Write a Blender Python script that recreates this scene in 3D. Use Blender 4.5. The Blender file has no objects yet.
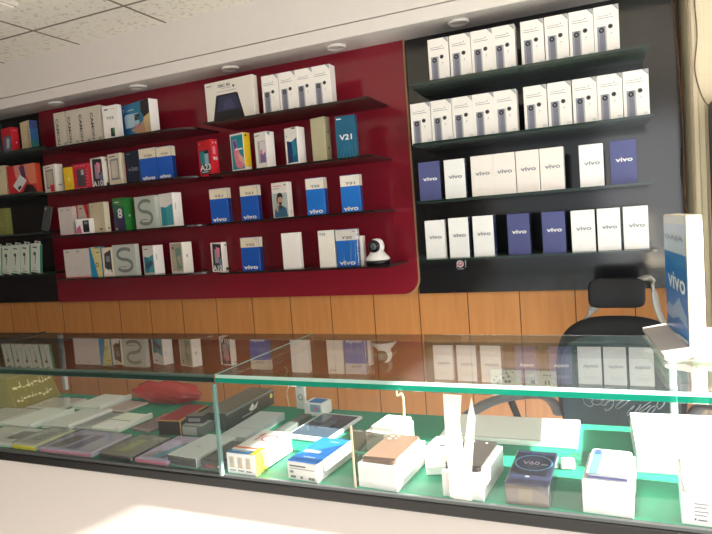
import bpy, bmesh, math, random
from mathutils import Vector, Matrix
random.seed(4)
C = bpy.context.scene.collection
PI = math.pi
EYE = 1.40
BOXES = [
    ('R', 1, -0.6523, 2.5275, 0, 0.0855, 0.055, 0.173, 'twin', 'white twin-camera phone box, leftmost of the left four on the top right shelf', 'twin camera phone boxes on the black panel top shelf'),
    ('R', 1, -0.562, 2.5275, 0, 0.0855, 0.055, 0.173, 'twin', 'white twin-camera phone box, second from left of the left four on the top right shelf', 'twin camera phone boxes on the black panel top shelf'),
    ('R', 1, -0.4744, 2.5275, 0, 0.0855, 0.055, 0.173, 'twin', 'white twin-camera phone box, third from left of the left four on the top right shelf', 'twin camera phone boxes on the black panel top shelf'),
    ('R', 1, -0.3891, 2.5275, 0, 0.0855, 0.055, 0.173, 'twin', 'white twin-camera phone box, rightmost of the left four on the top right shelf', 'twin camera phone boxes on the black panel top shelf'),
    ('R', 1, -0.2804, 2.5275, 0, 0.0855, 0.055, 0.173, 'twin', 'white twin-camera phone box, leftmost of the right four on the top right shelf', 'twin camera phone boxes on the black panel top shelf'),
    ('R', 1, -0.1915, 2.5275, 0, 0.0855, 0.055, 0.173, 'twin', 'white twin-camera phone box, second from left of the right four on the top right shelf', 'twin camera phone boxes on the black panel top shelf'),
    ('R', 1, -0.1036, 2.5275, 0, 0.0855, 0.055, 0.173, 'twin', 'white twin-camera phone box, third from left of the right four on the top right shelf', 'twin camera phone boxes on the black panel top shelf'),
    ('R', 1, -0.0166, 2.5275, 0, 0.0855, 0.055, 0.173, 'twin', 'white twin-camera phone box, rightmost of the right four on the top right shelf', 'twin camera phone boxes on the black panel top shelf'),
    ('R', 2, -0.7451, 2.5275, 0, 0.0861, 0.055, 0.1696, 'twin', 'white twin-camera phone box, leftmost of the left five on the second right shelf', 'twin camera phone boxes on the black panel second shelf'),
    ('R', 2, -0.656, 2.5275, 0, 0.0861, 0.055, 0.1696, 'twin', 'white twin-camera phone box, second from left of the left five on the second right shelf', 'twin camera phone boxes on the black panel second shelf'),
    ('R', 2, -0.5673, 2.5275, 0, 0.0861, 0.055, 0.1696, 'twin', 'white twin-camera phone box, middle of the left five on the second right shelf', 'twin camera phone boxes on the black panel second shelf'),
    ('R', 2, -0.481, 2.5275, 0, 0.0861, 0.055, 0.1696, 'twin', 'white twin-camera phone box, second from right of the left five on the second right shelf', 'twin camera phone boxes on the black panel second shelf'),
    ('R', 2, -0.3952, 2.5275, 0, 0.0861, 0.055, 0.1696, 'twin', 'white twin-camera phone box, rightmost of the left five on the second right shelf', 'twin camera phone boxes on the black panel second shelf'),
    ('R', 2, -0.2819, 2.5275, 0, 0.0861, 0.055, 0.1696, 'twin', 'white twin-camera phone box, leftmost of the right five on the second right shelf', 'twin camera phone boxes on the black panel second shelf'),
    ('R', 2, -0.1926, 2.5275, 0, 0.0861, 0.055, 0.1696, 'twin', 'white twin-camera phone box, second from left of the right five on the second right shelf', 'twin camera phone boxes on the black panel second shelf'),
    ('R', 2, -0.1024, 2.5275, 0, 0.0861, 0.055, 0.1696, 'twin', 'white twin-camera phone box, middle of the right five on the second right shelf', 'twin camera phone boxes on the black panel second shelf'),
    ('R', 2, -0.0149, 2.5275, 0, 0.0861, 0.055, 0.1696, 'twin', 'white twin-camera phone box, second from right of the right five on the second right shelf', 'twin camera phone boxes on the black panel second shelf'),
    ('R', 2, 0.0732, 2.5275, 0, 0.0861, 0.055, 0.1696, 'twin', 'white twin-camera phone box, rightmost of the right five on the second right shelf', 'twin camera phone boxes on the black panel second shelf'),
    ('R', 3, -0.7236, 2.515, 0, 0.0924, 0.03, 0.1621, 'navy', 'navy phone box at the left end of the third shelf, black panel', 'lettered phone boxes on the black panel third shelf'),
    ('R', 3, -0.6155, 2.518, 0, 0.0872, 0.036, 0.1606, 'white_n', 'white phone box standing alone between navy box and row of four, third shelf', 'lettered phone boxes on the black panel third shelf'),
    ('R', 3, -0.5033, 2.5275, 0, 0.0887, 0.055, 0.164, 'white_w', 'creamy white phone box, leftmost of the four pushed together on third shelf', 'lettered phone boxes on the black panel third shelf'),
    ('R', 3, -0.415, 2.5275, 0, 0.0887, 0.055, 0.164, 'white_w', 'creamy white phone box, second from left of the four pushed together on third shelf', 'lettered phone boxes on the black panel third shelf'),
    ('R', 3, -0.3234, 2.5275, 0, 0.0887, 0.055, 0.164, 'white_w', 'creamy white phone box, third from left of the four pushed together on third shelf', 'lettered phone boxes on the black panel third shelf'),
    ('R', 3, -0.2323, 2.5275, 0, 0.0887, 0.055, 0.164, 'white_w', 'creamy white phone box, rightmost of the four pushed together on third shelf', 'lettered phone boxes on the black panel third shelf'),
    ('R', 3, -0.0896, 2.5275, 0, 0.0855, 0.055, 0.1603, 'white', 'white phone box standing alone beside the navy box, right part of third shelf', 'lettered phone boxes on the black panel third shelf'),
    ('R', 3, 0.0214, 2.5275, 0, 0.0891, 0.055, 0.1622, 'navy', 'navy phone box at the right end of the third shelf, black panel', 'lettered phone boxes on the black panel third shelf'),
    ('R', 4, -0.716, 2.515, 0, 0.0838, 0.03, 0.1613, 'white_s', 'small white phone box at the left end of the bottom right shelf', 'lettered phone boxes on the black panel bottom shelf'),
    ('R', 4, -0.614, 2.5255, 0, 0.0833, 0.051, 0.1646, 'white_n', 'white phone box with navy side, second on the bottom right shelf', 'lettered phone boxes on the black panel bottom shelf'),
    ('R', 4, -0.5122, 2.5335, 0, 0.0847, 0.067, 0.1656, 'white_n', 'white phone box with navy side, third on the bottom right shelf', 'lettered phone boxes on the black panel bottom shelf'),
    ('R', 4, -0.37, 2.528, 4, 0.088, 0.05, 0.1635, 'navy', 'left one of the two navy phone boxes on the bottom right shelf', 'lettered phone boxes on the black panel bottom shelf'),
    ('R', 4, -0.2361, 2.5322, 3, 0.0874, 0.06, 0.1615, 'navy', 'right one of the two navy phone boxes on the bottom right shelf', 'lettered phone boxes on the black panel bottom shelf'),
    ('R', 4, -0.1299, 2.5275, 0, 0.0854, 0.055, 0.1592, 'white', 'bright white phone box, leftmost of three at the right end of the bottom shelf', 'lettered phone boxes on the black panel bottom shelf'),
    ('R', 4, -0.0384, 2.5275, 0, 0.081, 0.055, 0.1596, 'white', 'bright white phone box, middle of three at the right end of the bottom shelf', 'lettered phone boxes on the black panel bottom shelf'),
    ('R', 4, 0.0545, 2.5275, 0, 0.0852, 0.055, 0.1601, 'white', 'bright white phone box, rightmost of three at the right end of the bottom shelf', 'lettered phone boxes on the black panel bottom shelf'),
    ('M', 1, -1.6858, 2.5289, 4, 0.2857, 0.038, 0.197, 'tablet', 'wide white tablet box with dark tablet picture on top red shelf', None),
    ('M', 1, -1.4531, 2.5275, 0, 0.0869, 0.055, 0.1772, 'twin', 'white twin-camera phone box, leftmost of four beside the tablet box, red wall', 'twin camera phone boxes on the top red shelf'),
    ('M', 1, -1.3616, 2.5275, 0, 0.0869, 0.055, 0.1772, 'twin', 'white twin-camera phone box, second from left of four beside the tablet box, red wall', 'twin camera phone boxes on the top red shelf'),
    ('M', 1, -1.275, 2.5275, 0, 0.0869, 0.055, 0.1772, 'twin', 'white twin-camera phone box, third from left of four beside the tablet box, red wall', 'twin camera phone boxes on the top red shelf'),
    ('M', 1, -1.188, 2.5275, 0, 0.0869, 0.055, 0.1772, 'twin', 'white twin-camera phone box, rightmost of four beside the tablet box, red wall', 'twin camera phone boxes on the top red shelf'),
    ('M', 2, -1.8554, 2.5366, 18, 0.1079, 0.042, 0.1743, 'a23', 'red phone box with big white lettering, second red shelf', 'phone boxes on the second red shelf, middle column'),
    ('M', 2, -1.6614, 2.5328, 14, 0.091, 0.045, 0.1825, 'pinkhand', 'phone box with teal and pink picture and yellow side, second red shelf', 'phone boxes on the second red shelf, middle column'),
    ('M', 2, -1.5275, 2.5353, 14, 0.0795, 0.053, 0.1721, 'phonepic', 'white phone box with small pale pink phone picture, second red shelf', 'phone boxes on the second red shelf, middle column'),
    ('M', 2, -1.3635, 2.5345, 14, 0.0807, 0.051, 0.1723, 'bluepic', 'white phone box with dark blue folded picture, second red shelf', 'phone boxes on the second red shelf, middle column'),
    ('M', 2, -1.225, 2.5279, 10, 0.0776, 0.043, 0.1982, 'beige', 'plain beige phone box left of the dark teal box, second red shelf', 'phone boxes on the second red shelf, middle column'),
    ('M', 2, -1.0909, 2.5134, -2, 0.0928, 0.03, 0.1874, 'v21', 'dark teal phone box with white lettering at right end, second red shelf', 'phone boxes on the second red shelf, middle column'),
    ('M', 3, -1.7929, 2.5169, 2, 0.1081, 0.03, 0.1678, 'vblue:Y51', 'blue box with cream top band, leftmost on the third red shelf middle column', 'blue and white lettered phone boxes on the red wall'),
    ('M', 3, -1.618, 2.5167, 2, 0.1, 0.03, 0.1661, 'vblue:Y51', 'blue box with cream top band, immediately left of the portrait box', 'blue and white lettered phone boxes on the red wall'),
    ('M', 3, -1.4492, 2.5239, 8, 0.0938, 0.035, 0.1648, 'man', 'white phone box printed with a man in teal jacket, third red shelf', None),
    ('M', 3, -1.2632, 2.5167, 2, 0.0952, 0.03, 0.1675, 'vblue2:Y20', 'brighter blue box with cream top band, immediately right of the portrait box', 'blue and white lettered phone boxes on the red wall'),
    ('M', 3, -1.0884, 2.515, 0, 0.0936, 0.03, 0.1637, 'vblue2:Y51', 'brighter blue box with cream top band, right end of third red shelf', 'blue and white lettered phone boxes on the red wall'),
    ('M', 4, -1.8352, 2.5258, 12, 0.0787, 0.036, 0.1454, 'a10pic', 'small white box with black and pink phone picture, bottom red shelf', None),
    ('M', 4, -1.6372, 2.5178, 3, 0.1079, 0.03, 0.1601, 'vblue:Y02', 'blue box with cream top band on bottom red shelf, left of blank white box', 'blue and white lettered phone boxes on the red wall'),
    ('M', 4, -1.4132, 2.5166, 2, 0.0944, 0.03, 0.1679, 'plain', 'blank white phone box standing alone in middle of bottom red shelf', None),
    ('M', 4, -1.2252, 2.515, 0, 0.0825, 0.03, 0.1675, 'y22', 'white phone box lettered at its top left, pressed against a blue box', None),
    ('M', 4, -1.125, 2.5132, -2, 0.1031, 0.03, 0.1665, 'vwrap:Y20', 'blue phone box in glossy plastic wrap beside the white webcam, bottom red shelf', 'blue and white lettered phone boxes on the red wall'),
    ('M', 4, -1.0691, 2.545, 0, 0.0208, 0.03, 0.1321, 'plain', 'narrow white box edge peeking out between wrapped blue box and webcam', None),
    ('L', 1, -2.7898, 2.5275, 0, 0.0822, 0.055, 0.1913, 'camon', 'pale grey box with sideways lettering, leftmost of four on the top left shelf', 'pale spine-out phone boxes on the top left shelf'),
    ('L', 1, -2.7008, 2.5275, 0, 0.0822, 0.055, 0.1913, 'camon', 'pale grey box with sideways lettering, second from left of four on the top left shelf', 'pale spine-out phone boxes on the top left shelf'),
    ('L', 1, -2.6172, 2.5275, 0, 0.0822, 0.055, 0.1913, 'camon', 'pale grey box with sideways lettering, third from left of four on the top left shelf', 'pale spine-out phone boxes on the top left shelf'),
    ('L', 1, -2.5354, 2.5275, 0, 0.0822, 0.055, 0.1913, 'camon', 'pale grey box with sideways lettering, rightmost of four on the top left shelf', 'pale spine-out phone boxes on the top left shelf'),
    ('L', 1, -2.4259, 2.515, 0, 0.1063, 0.03, 0.177, 'y22g', 'white phone box with green phone picture, between pale boxes and large blue box', None),
    ('L', 1, -2.2893, 2.5639, 16, 0.2721, 0.055, 0.1778, 'bluehand', 'large blue box with pale phone picture and white side, top left shelf', None),
    ('L', 2, -2.9225, 2.5376, 14, 0.1306, 0.045, 0.159, 'greypic', 'white and grey phone box with small red mark, left of the yellow box', None),
    ('L', 2, -2.7689, 2.515, 0, 0.0667, 0.03, 0.1292, 'yellow', 'small yellow phone box squeezed left of a red box', None),
    ('L', 2, -2.6758, 2.515, 0, 0.1094, 0.03, 0.1381, 'redpic', 'red phone box with dark phone picture between yellow box and white box', None),
    ('L', 2, -2.563, 2.524, 10, 0.1061, 0.03, 0.1597, 'a10b', 'white phone box with black and pink picture, second left shelf', None),
    ('L', 2, -2.4364, 2.522, 8, 0.1027, 0.03, 0.1665, 'greypic2', 'cream phone box with grey phone outline, beside dark navy box', None),
    ('L', 2, -2.3073, 2.515, 0, 0.0831, 0.03, 0.1653, 'v20', 'very dark navy phone box with pale lettering, left of two blue boxes', None),
    ('L', 2, -2.206, 2.515, 0, 0.1105, 0.03, 0.1682, 'vblue:Y20', 'blue box with cream top band, left one of touching pair, second left shelf', 'blue and white lettered phone boxes on the red wall'),
    ('L', 2, -2.0989, 2.515, 0, 0.0947, 0.03, 0.165, 'vblue:Y20', 'blue box with cream top band, right one of touching pair, second left shelf', 'blue and white lettered phone boxes on the red wall'),
    ('L', 3, -2.8203, 2.515, 0, 0.1058, 0.03, 0.1554, 'pinkwhite', 'pinkish white phone box at the left end of the third left shelf', None),
    ('L', 3, -2.7596, 2.565, 0, 0.1164, 0.03, 0.162, 'redstripe', 'white and red phone box standing behind a small white box', None),
    ('L', 3, -2.6762, 2.495, 0, 0.1056, 0.03, 0.0815, 'smallwhite', 'small white carton with dark phone picture, in front of a red striped box', None),
    ('L', 3, -2.5947, 2.5259, 8, 0.1232, 0.035, 0.1632, 'y7', 'beige phone box with pale side, left of the green box', None),
    ('L', 3, -2.4388, 2.5417, 14, 0.1037, 0.06, 0.1743, 'green8', 'dark blue and green phone box with large white numeral, third left shelf', None),
    ('L', 3, -2.2588, 2.52, 4, 0.1453, 0.03, 0.1683, 'sgrey', 'silver grey box with large S on third left shelf', None),
    ('L', 3, -2.1231, 2.543, 16, 0.1235, 0.054, 0.172, 'tealpic', 'white phone box with teal folded picture at right end, third left shelf', None),
    ('L', 4, -2.7722, 2.515, 0, 0.1878, 0.03, 0.1587, 'pinkwhite2', 'wide pinkish white box at the left end of the bottom left shelf', None),
    ('L', 4, -2.6319, 2.515, 0, 0.0829, 0.03, 0.1627, 'bluewedge', 'bright blue and cream box with a black mark, bottom left shelf', None),
    ('L', 4, -2.5486, 2.515, 0, 0.0669, 0.03, 0.1552, 'a2pic', 'narrow cream box with black lettered picture, left of silver grey box', None),
    ('L', 4, -2.4297, 2.5179, 2, 0.1648, 0.03, 0.1647, 'sgrey', 'silver grey box with large S on bottom left shelf', None),
    ('L', 4, -2.2715, 2.5466, 20, 0.1159, 0.057, 0.1504, 'tealpic2', 'white phone box with bright teal picture, bottom left shelf', None),
    ('L', 4, -2.0846, 2.5447, 18, 0.1141, 0.057, 0.1563, 'beigepic', 'white phone box with beige green picture, right end of bottom left shelf', None),
    ('K', 1, -3.3415, 2.515, 0, 0.1235, 0.03, 0.1733, 'tealplain', 'dark teal box cut by the left picture edge, top shelf', None),
    ('K', 1, -3.2229, 2.5289, 8, 0.1028, 0.044, 0.1442, 'redpic2', 'red phone box with grey phone picture on top far left shelf', None),
    ('K', 1, -3.0718, 2.5349, 14, 0.1084, 0.045, 0.1636, 'rainbow', 'cream box with blue green side at end of the top far left shelf', None),
    ('K', 2, -3.3353, 2.515, 0, 0.1499, 0.03, 0.1746, 'cream', 'cream box cut by the left picture edge, second far left shelf', None),
    ('K', 2, -3.1312, 2.518, 0, 0.2325, 0.036, 0.1635, 'redwide', 'wide red box with tilted white phone picture, second far left shelf', None),
    ('K', 3, -3.3597, 2.515, 0, 0.1456, 0.03, 0.1565, 'olivebox', 'yellow green textured carton on the third far left shelf', None),
    ('K', 4, -3.4298, 2.5095, 0, 0.0735, 0.019, 0.165, 'ear', 'slim pale green earphone box, leftmost of the five on bottom far left shelf', 'slim earphone boxes on the bottom far left shelf'),
    ('K', 4, -3.3454, 2.5095, 0, 0.0735, 0.019, 0.165, 'ear', 'slim pale green earphone box, second from left of the five on bottom far left shelf', 'slim earphone boxes on the bottom far left shelf'),
    ('K', 4, -3.2692, 2.5095, 0, 0.0735, 0.019, 0.165, 'ear', 'slim pale green earphone box, middle of the five on bottom far left shelf', 'slim earphone boxes on the bottom far left shelf'),
    ('K', 4, -3.1918, 2.5095, 0, 0.0735, 0.019, 0.165, 'ear', 'slim pale green earphone box, second from right of the five on bottom far left shelf', 'slim earphone boxes on the bottom far left shelf'),
    ('K', 4, -3.1059, 2.5095, 0, 0.0735, 0.019, 0.165, 'ear', 'slim pale green earphone box, rightmost of the five on bottom far left shelf', 'slim earphone boxes on the bottom far left shelf'),
]
SHELF_Z = {('R', 1): 1.9543, ('R', 2): 1.7104, ('R', 3): 1.4724, ('R', 4): 1.2281, ('M', 1): 1.9318, ('M', 2): 1.688, ('M', 3): 1.4523, ('M', 4): 1.2115, ('L', 1): 1.9327, ('L', 2): 1.6944, ('L', 3): 1.4535, ('L', 4): 1.2145, ('K', 1): 1.9516, ('K', 2): 1.7119, ('K', 3): 1.4841, ('K', 4): 1.25}
FLAT = {
    'olive': (-1.8876, 1.4349, 91.6773, 0.1692, 0.1283, 0.05, 0.0),
    'pale_pink': (-1.7464, 1.4366, 2.5124, 0.1605, 0.1204, 0.012, 0.0),
    'white_pack1': (-1.5731, 1.4643, 27.1225, 0.0684, 0.1198, 0.02, 0.0),
    'white_pack2': (-1.4978, 1.331, 20.0214, 0.0553, 0.0637, 0.02, 0.0),
    'white_pack3': (-1.66, 1.2352, 11.2554, 0.0682, 0.0837, 0.02, 0.0),
    'grey_tab': (-1.3328, 1.3192, 11.2554, 0.0692, 0.1208, 0.012, 0.0),
    'yellow': (-1.4692, 1.1615, -1.5597, 0.0904, 0.1205, 0.018, 0.0),
    'pinkpack': (-1.315, 1.1614, 2.2141, 0.1877, 0.1356, 0.012, 0.0),
    'darkpack': (-1.1501, 1.1585, -3.2973, 0.1127, 0.1385, 0.014, 0.0),
    'pinkpack2': (-1.0431, 1.1687, -0.3237, 0.1034, 0.1646, 0.012, 0.0),
    'whitebox': (-0.9486, 1.1698, -4.5186, 0.0961, 0.1442, 0.03, 0.0),
    'darkflat': (-0.86, 1.1557, -6.1889, 0.0659, 0.1396, 0.028, 0.0),
    'redbox': (-1.14, 1.3379, 5.406, 0.0725, 0.1373, 0.042, 0.0),
    'greybox': (-1.0716, 1.3113, 0.9766, 0.0852, 0.0348, 0.03, 0.0),
    'longdark': (-1.0027, 1.3646, -17.5804, 0.0312, 0.1449, 0.05, 0.0),
    'silver': (-0.9025, 1.3285, 0.7566, 0.0676, 0.2029, 0.02, 0.0),
    'redmi': (-0.7814, 1.1582, -2.3138, 0.0778, 0.1487, 0.047, 0.0),
    'vivoblue': (-0.6261, 1.1646, -5.4347, 0.0758, 0.1471, 0.04, 0.0),
    'tablet': (-0.7329, 1.3975, -4.5611, 0.1209, 0.1972, 0.015, 0.0),
    'smallblue': (-0.8259, 1.5113, -5.4885, 0.0684, -0.0337, 0.045, 0.0),
    'whiteup': (-0.5179, 1.3203, -5.7389, 0.0773, 0.1003, 0.05, 0.0),
    'brown': (-0.4571, 1.164, -4.3577, 0.0861, 0.1547, 0.05, 0.0),
    'darkphone': (-0.2861, 1.1709, -3.9653, 0.0799, 0.1539, 0.05, 0.0),
    'navyv': (-0.1727, 1.1749, -0.0681, 0.0774, 0.1632, 0.04, 0.0),
    'whitephone': (-0.0346, 1.1582, -3.1134, 0.0812, 0.1365, 0.057, 0.0),
    'rightbox': (0.1149, 1.1682, -2.5376, 0.0744, 0.1609, 0.05, 0.0),
    'sheet1': (-0.2511, 1.489, 0.8498, 0.3239, 0.2039, 0.02, 0.0),
    'sheet2': (0.1054, 1.4047, 3.6256, 0.2136, 0.2344, 0.05, 0.0),
}

# ------------------------------------------------------------------ materials
def lin(c):
    return tuple((v/255/12.92 if v/255 <= .04045 else ((v/255+.055)/1.055)**2.4) for v in c)
MATS = {}
def new_mat(name):
    m = bpy.data.materials.new(name); m.use_nodes = True
    return m, m.node_tree.nodes, m.node_tree.links, m.node_tree.nodes['Principled BSDF']
def paint(rgb, rough=.5, metal=0., noise=.04, coat=0., scale=30):
    key = (tuple(rgb), rough, metal, noise, coat)
    if key in MATS: return MATS[key]
    m, n, l, p = new_mat('paint_%d_%d_%d' % tuple(rgb))
    c = lin(rgb)
    p.inputs['Roughness'].default_value = rough
    p.inputs['Metallic'].default_value = metal
    p.inputs['Coat Weight'].default_value = coat
    tc = n.new('ShaderNodeTexCoord'); nz = n.new('ShaderNodeTexNoise'); nz.inputs['Scale'].default_value = scale
    rp = n.new('ShaderNodeValToRGB')
    rp.color_ramp.elements[0].color = tuple(v*(1-noise) for v in c)+(1,)
    rp.color_ramp.elements[1].color = tuple(min(1, v*(1+noise)) for v in c)+(1,)
    l.new(tc.outputs['Object'], nz.inputs['Vector']); l.new(nz.outputs['Fac'], rp.inputs['Fac'])
    l.new(rp.outputs['Color'], p.inputs['Base Color'])
    MATS[key] = m
    return m
def glass_mat(name, tint, extra=0., refl=1., rough=0.0, haze=0., body=(1, 1, 1)):
    """thin pane: tinted see-through plus Schlick reflection on both faces"""
    m = bpy.data.materials.new(name); m.use_nodes = True
    n, l = m.node_tree.nodes, m.node_tree.links; n.clear()
    out = n.new('ShaderNodeOutputMaterial'); mix = n.new('ShaderNodeMixShader')
    tr = n.new('ShaderNodeBsdfTransparent'); tr.inputs['Color'].default_value = tint+(1,)
    gl = n.new('ShaderNodeBsdfGlossy'); gl.inputs['Roughness'].default_value = rough
    geo = n.new('ShaderNodeNewGeometry'); dot = n.new('ShaderNodeVectorMath'); dot.operation = 'DOT_PRODUCT'
    l.new(geo.outputs['Incoming'], dot.inputs[0]); l.new(geo.outputs['Normal'], dot.inputs[1])
    ab = n.new('ShaderNodeMath'); ab.operation = 'ABSOLUTE'; l.new(dot.outputs['Value'], ab.inputs[0])
    s1 = n.new('ShaderNodeMath'); s1.operation = 'SUBTRACT'; s1.inputs[0].default_value = 1; l.new(ab.outputs[0], s1.inputs[1])
    pw = n.new('ShaderNodeMath'); pw.operation = 'POWER'; pw.inputs[1].default_value = 5; l.new(s1.outputs[0], pw.inputs[0])
    ma = n.new('ShaderNodeMath'); ma.operation = 'MULTIPLY_ADD'; ma.use_clamp = True
    ma.inputs[1].default_value = .96*refl; ma.inputs[2].default_value = .04*refl+extra
    l.new(pw.outputs[0], ma.inputs[0]); l.new(ma.outputs[0], mix.inputs['Fac'])
    l.new(tr.outputs[0], mix.inputs[1]); l.new(gl.outputs[0], mix.inputs[2])
    if not haze: l.new(mix.outputs[0], out.inputs['Surface'])
    else:
        df = n.new('ShaderNodeBsdfDiffuse'); df.inputs['Color'].default_value = body+(1,)
        m2 = n.new('ShaderNodeMixShader'); m2.inputs['Fac'].default_value = haze
        l.new(mix.outputs[0], m2.inputs[1]); l.new(df.outputs[0], m2.inputs[2]); l.new(m2.outputs[0], out.inputs['Surface'])
    return m
GLASS = glass_mat('counter_glass', (.93, .97, .955), extra=.05, refl=1.3, haze=.010)
GLASS_FRONT = glass_mat('counter_front_glass', (.975, .985, .98), refl=.8, haze=.012)
SHELF_GLASS = glass_mat('smoky_shelf_glass', (.42, .50, .46), extra=.03, haze=.18, body=(.34, .42, .38))
SHELF_GLASS_L = glass_mat('brown_smoky_shelf_glass', (.40, .34, .32), extra=.02, haze=.10, body=(.22, .18, .16))
CLEAR = glass_mat('clear_plastic_film', (.93, .94, .95), extra=.05, rough=.08)
ACRYLIC = glass_mat('tinted_acrylic', (.72, .66, .62), extra=.04, rough=.02)
EDGE = glass_mat('green_glass_edge', (.25, .80, .62), extra=.02, haze=.8, body=(.005, .20, .13), rough=.05)
EDGE_DARK = paint((22, 44, 38), .15, noise=.1, coat=.5)
EDGE_BROWN = paint((30, 24, 22), .2, noise=.1)

def wood_mat():
    m, n, l, p = new_mat('orange_wood_boards')
    tc = n.new('ShaderNodeTexCoord'); sp = n.new('ShaderNodeSeparateXYZ'); l.new(tc.outputs['Object'], sp.inputs[0])
    mp = n.new('ShaderNodeMapping'); mp.inputs['Scale'].default_value = (14, 14, 1.2)
    l.new(tc.outputs['Object'], mp.inputs['Vector'])
    nz = n.new('ShaderNodeTexNoise'); nz.inputs['Scale'].default_value = 3; nz.inputs['Detail'].default_value = 5
    l.new(mp.outputs[0], nz.inputs['Vector'])
    rp = n.new('ShaderNodeValToRGB')
    rp.color_ramp.elements[0].color = lin((184, 120, 62))+(1,); rp.color_ramp.elements[1].color = lin((214, 152, 90))+(1,)
    l.new(nz.outputs['Fac'], rp.inputs['Fac'])
    a = n.new('ShaderNodeMath'); a.operation = 'MULTIPLY_ADD'; a.inputs[1].default_value = 1/.2325; a.inputs[2].default_value = .422/.2325
    l.new(sp.outputs['X'], a.inputs[0])
    fr = n.new('ShaderNodeMath'); fr.operation = 'FRACT'; l.new(a.outputs[0], fr.inputs[0])
    lt = n.new('ShaderNodeMath'); lt.operation = 'LESS_THAN'; lt.inputs[1].default_value = .02; l.new(fr.outputs[0], lt.inputs[0])
    mx = n.new('ShaderNodeMix'); mx.data_type = 'RGBA'; mx.inputs[7].default_value = lin((92, 54, 24))+(1,)
    l.new(lt.outputs[0], mx.inputs[0]); l.new(rp.outputs[0], mx.inputs[6]); l.new(mx.outputs[2], p.inputs['Base Color'])
    p.inputs['Roughness'].default_value = .42
    return m
def tile_mat():
    m, n, l, p = new_mat('speckled_ceiling_tiles')
    tc = n.new('ShaderNodeTexCoord'); sp = n.new('ShaderNodeSeparateXYZ'); l.new(tc.outputs['Object'], sp.inputs[0])
    facs = []
    for ax, off in (('X', 2.607), ('Y', -2.237)):
        a = n.new('ShaderNodeMath'); a.operation = 'MULTIPLY_ADD'; a.inputs[1].default_value = 1/.582; a.inputs[2].default_value = off/.582+.013
        l.new(sp.outputs[ax], a.inputs[0])
        fr = n.new('ShaderNodeMath'); fr.operation = 'FRACT'; l.new(a.outputs[0], fr.inputs[0])
        lt = n.new('ShaderNodeMath'); lt.operation = 'LESS_THAN'; lt.inputs[1].default_value = .026; l.new(fr.outputs[0], lt.inputs[0])
        facs.append(lt)
    mxm = n.new('ShaderNodeMath'); mxm.operation = 'MAXIMUM'; l.new(facs[0].outputs[0], mxm.inputs[0]); l.new(facs[1].outputs[0], mxm.inputs[1])
    nz = n.new('ShaderNodeTexNoise'); nz.inputs['Scale'].default_value = 45; nz.inputs['Detail'].default_value = 3
    l.new(tc.outputs['Object'], nz.inputs['Vector'])
    rp = n.new('ShaderNodeValToRGB'); rp.color_ramp.elements[0].position = .3; rp.color_ramp.elements[1].position = .45
    rp.color_ramp.elements[0].color = lin((206, 197, 180))+(1,); rp.color_ramp.elements[1].color = lin((240, 233, 220))+(1,)
    l.new(nz.outputs['Fac'], rp.inputs['Fac'])
    mx = n.new('ShaderNodeMix'); mx.data_type = 'RGBA'; mx.inputs[7].default_value = lin((128, 116, 100))+(1,)
    l.new(mxm.outputs[0], mx.inputs[0]); l.new(rp.outputs[0], mx.inputs[6]); l.new(mx.outputs[2], p.inputs['Base Color'])
    p.inputs['Roughness'].default_value = .9
    return m
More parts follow.
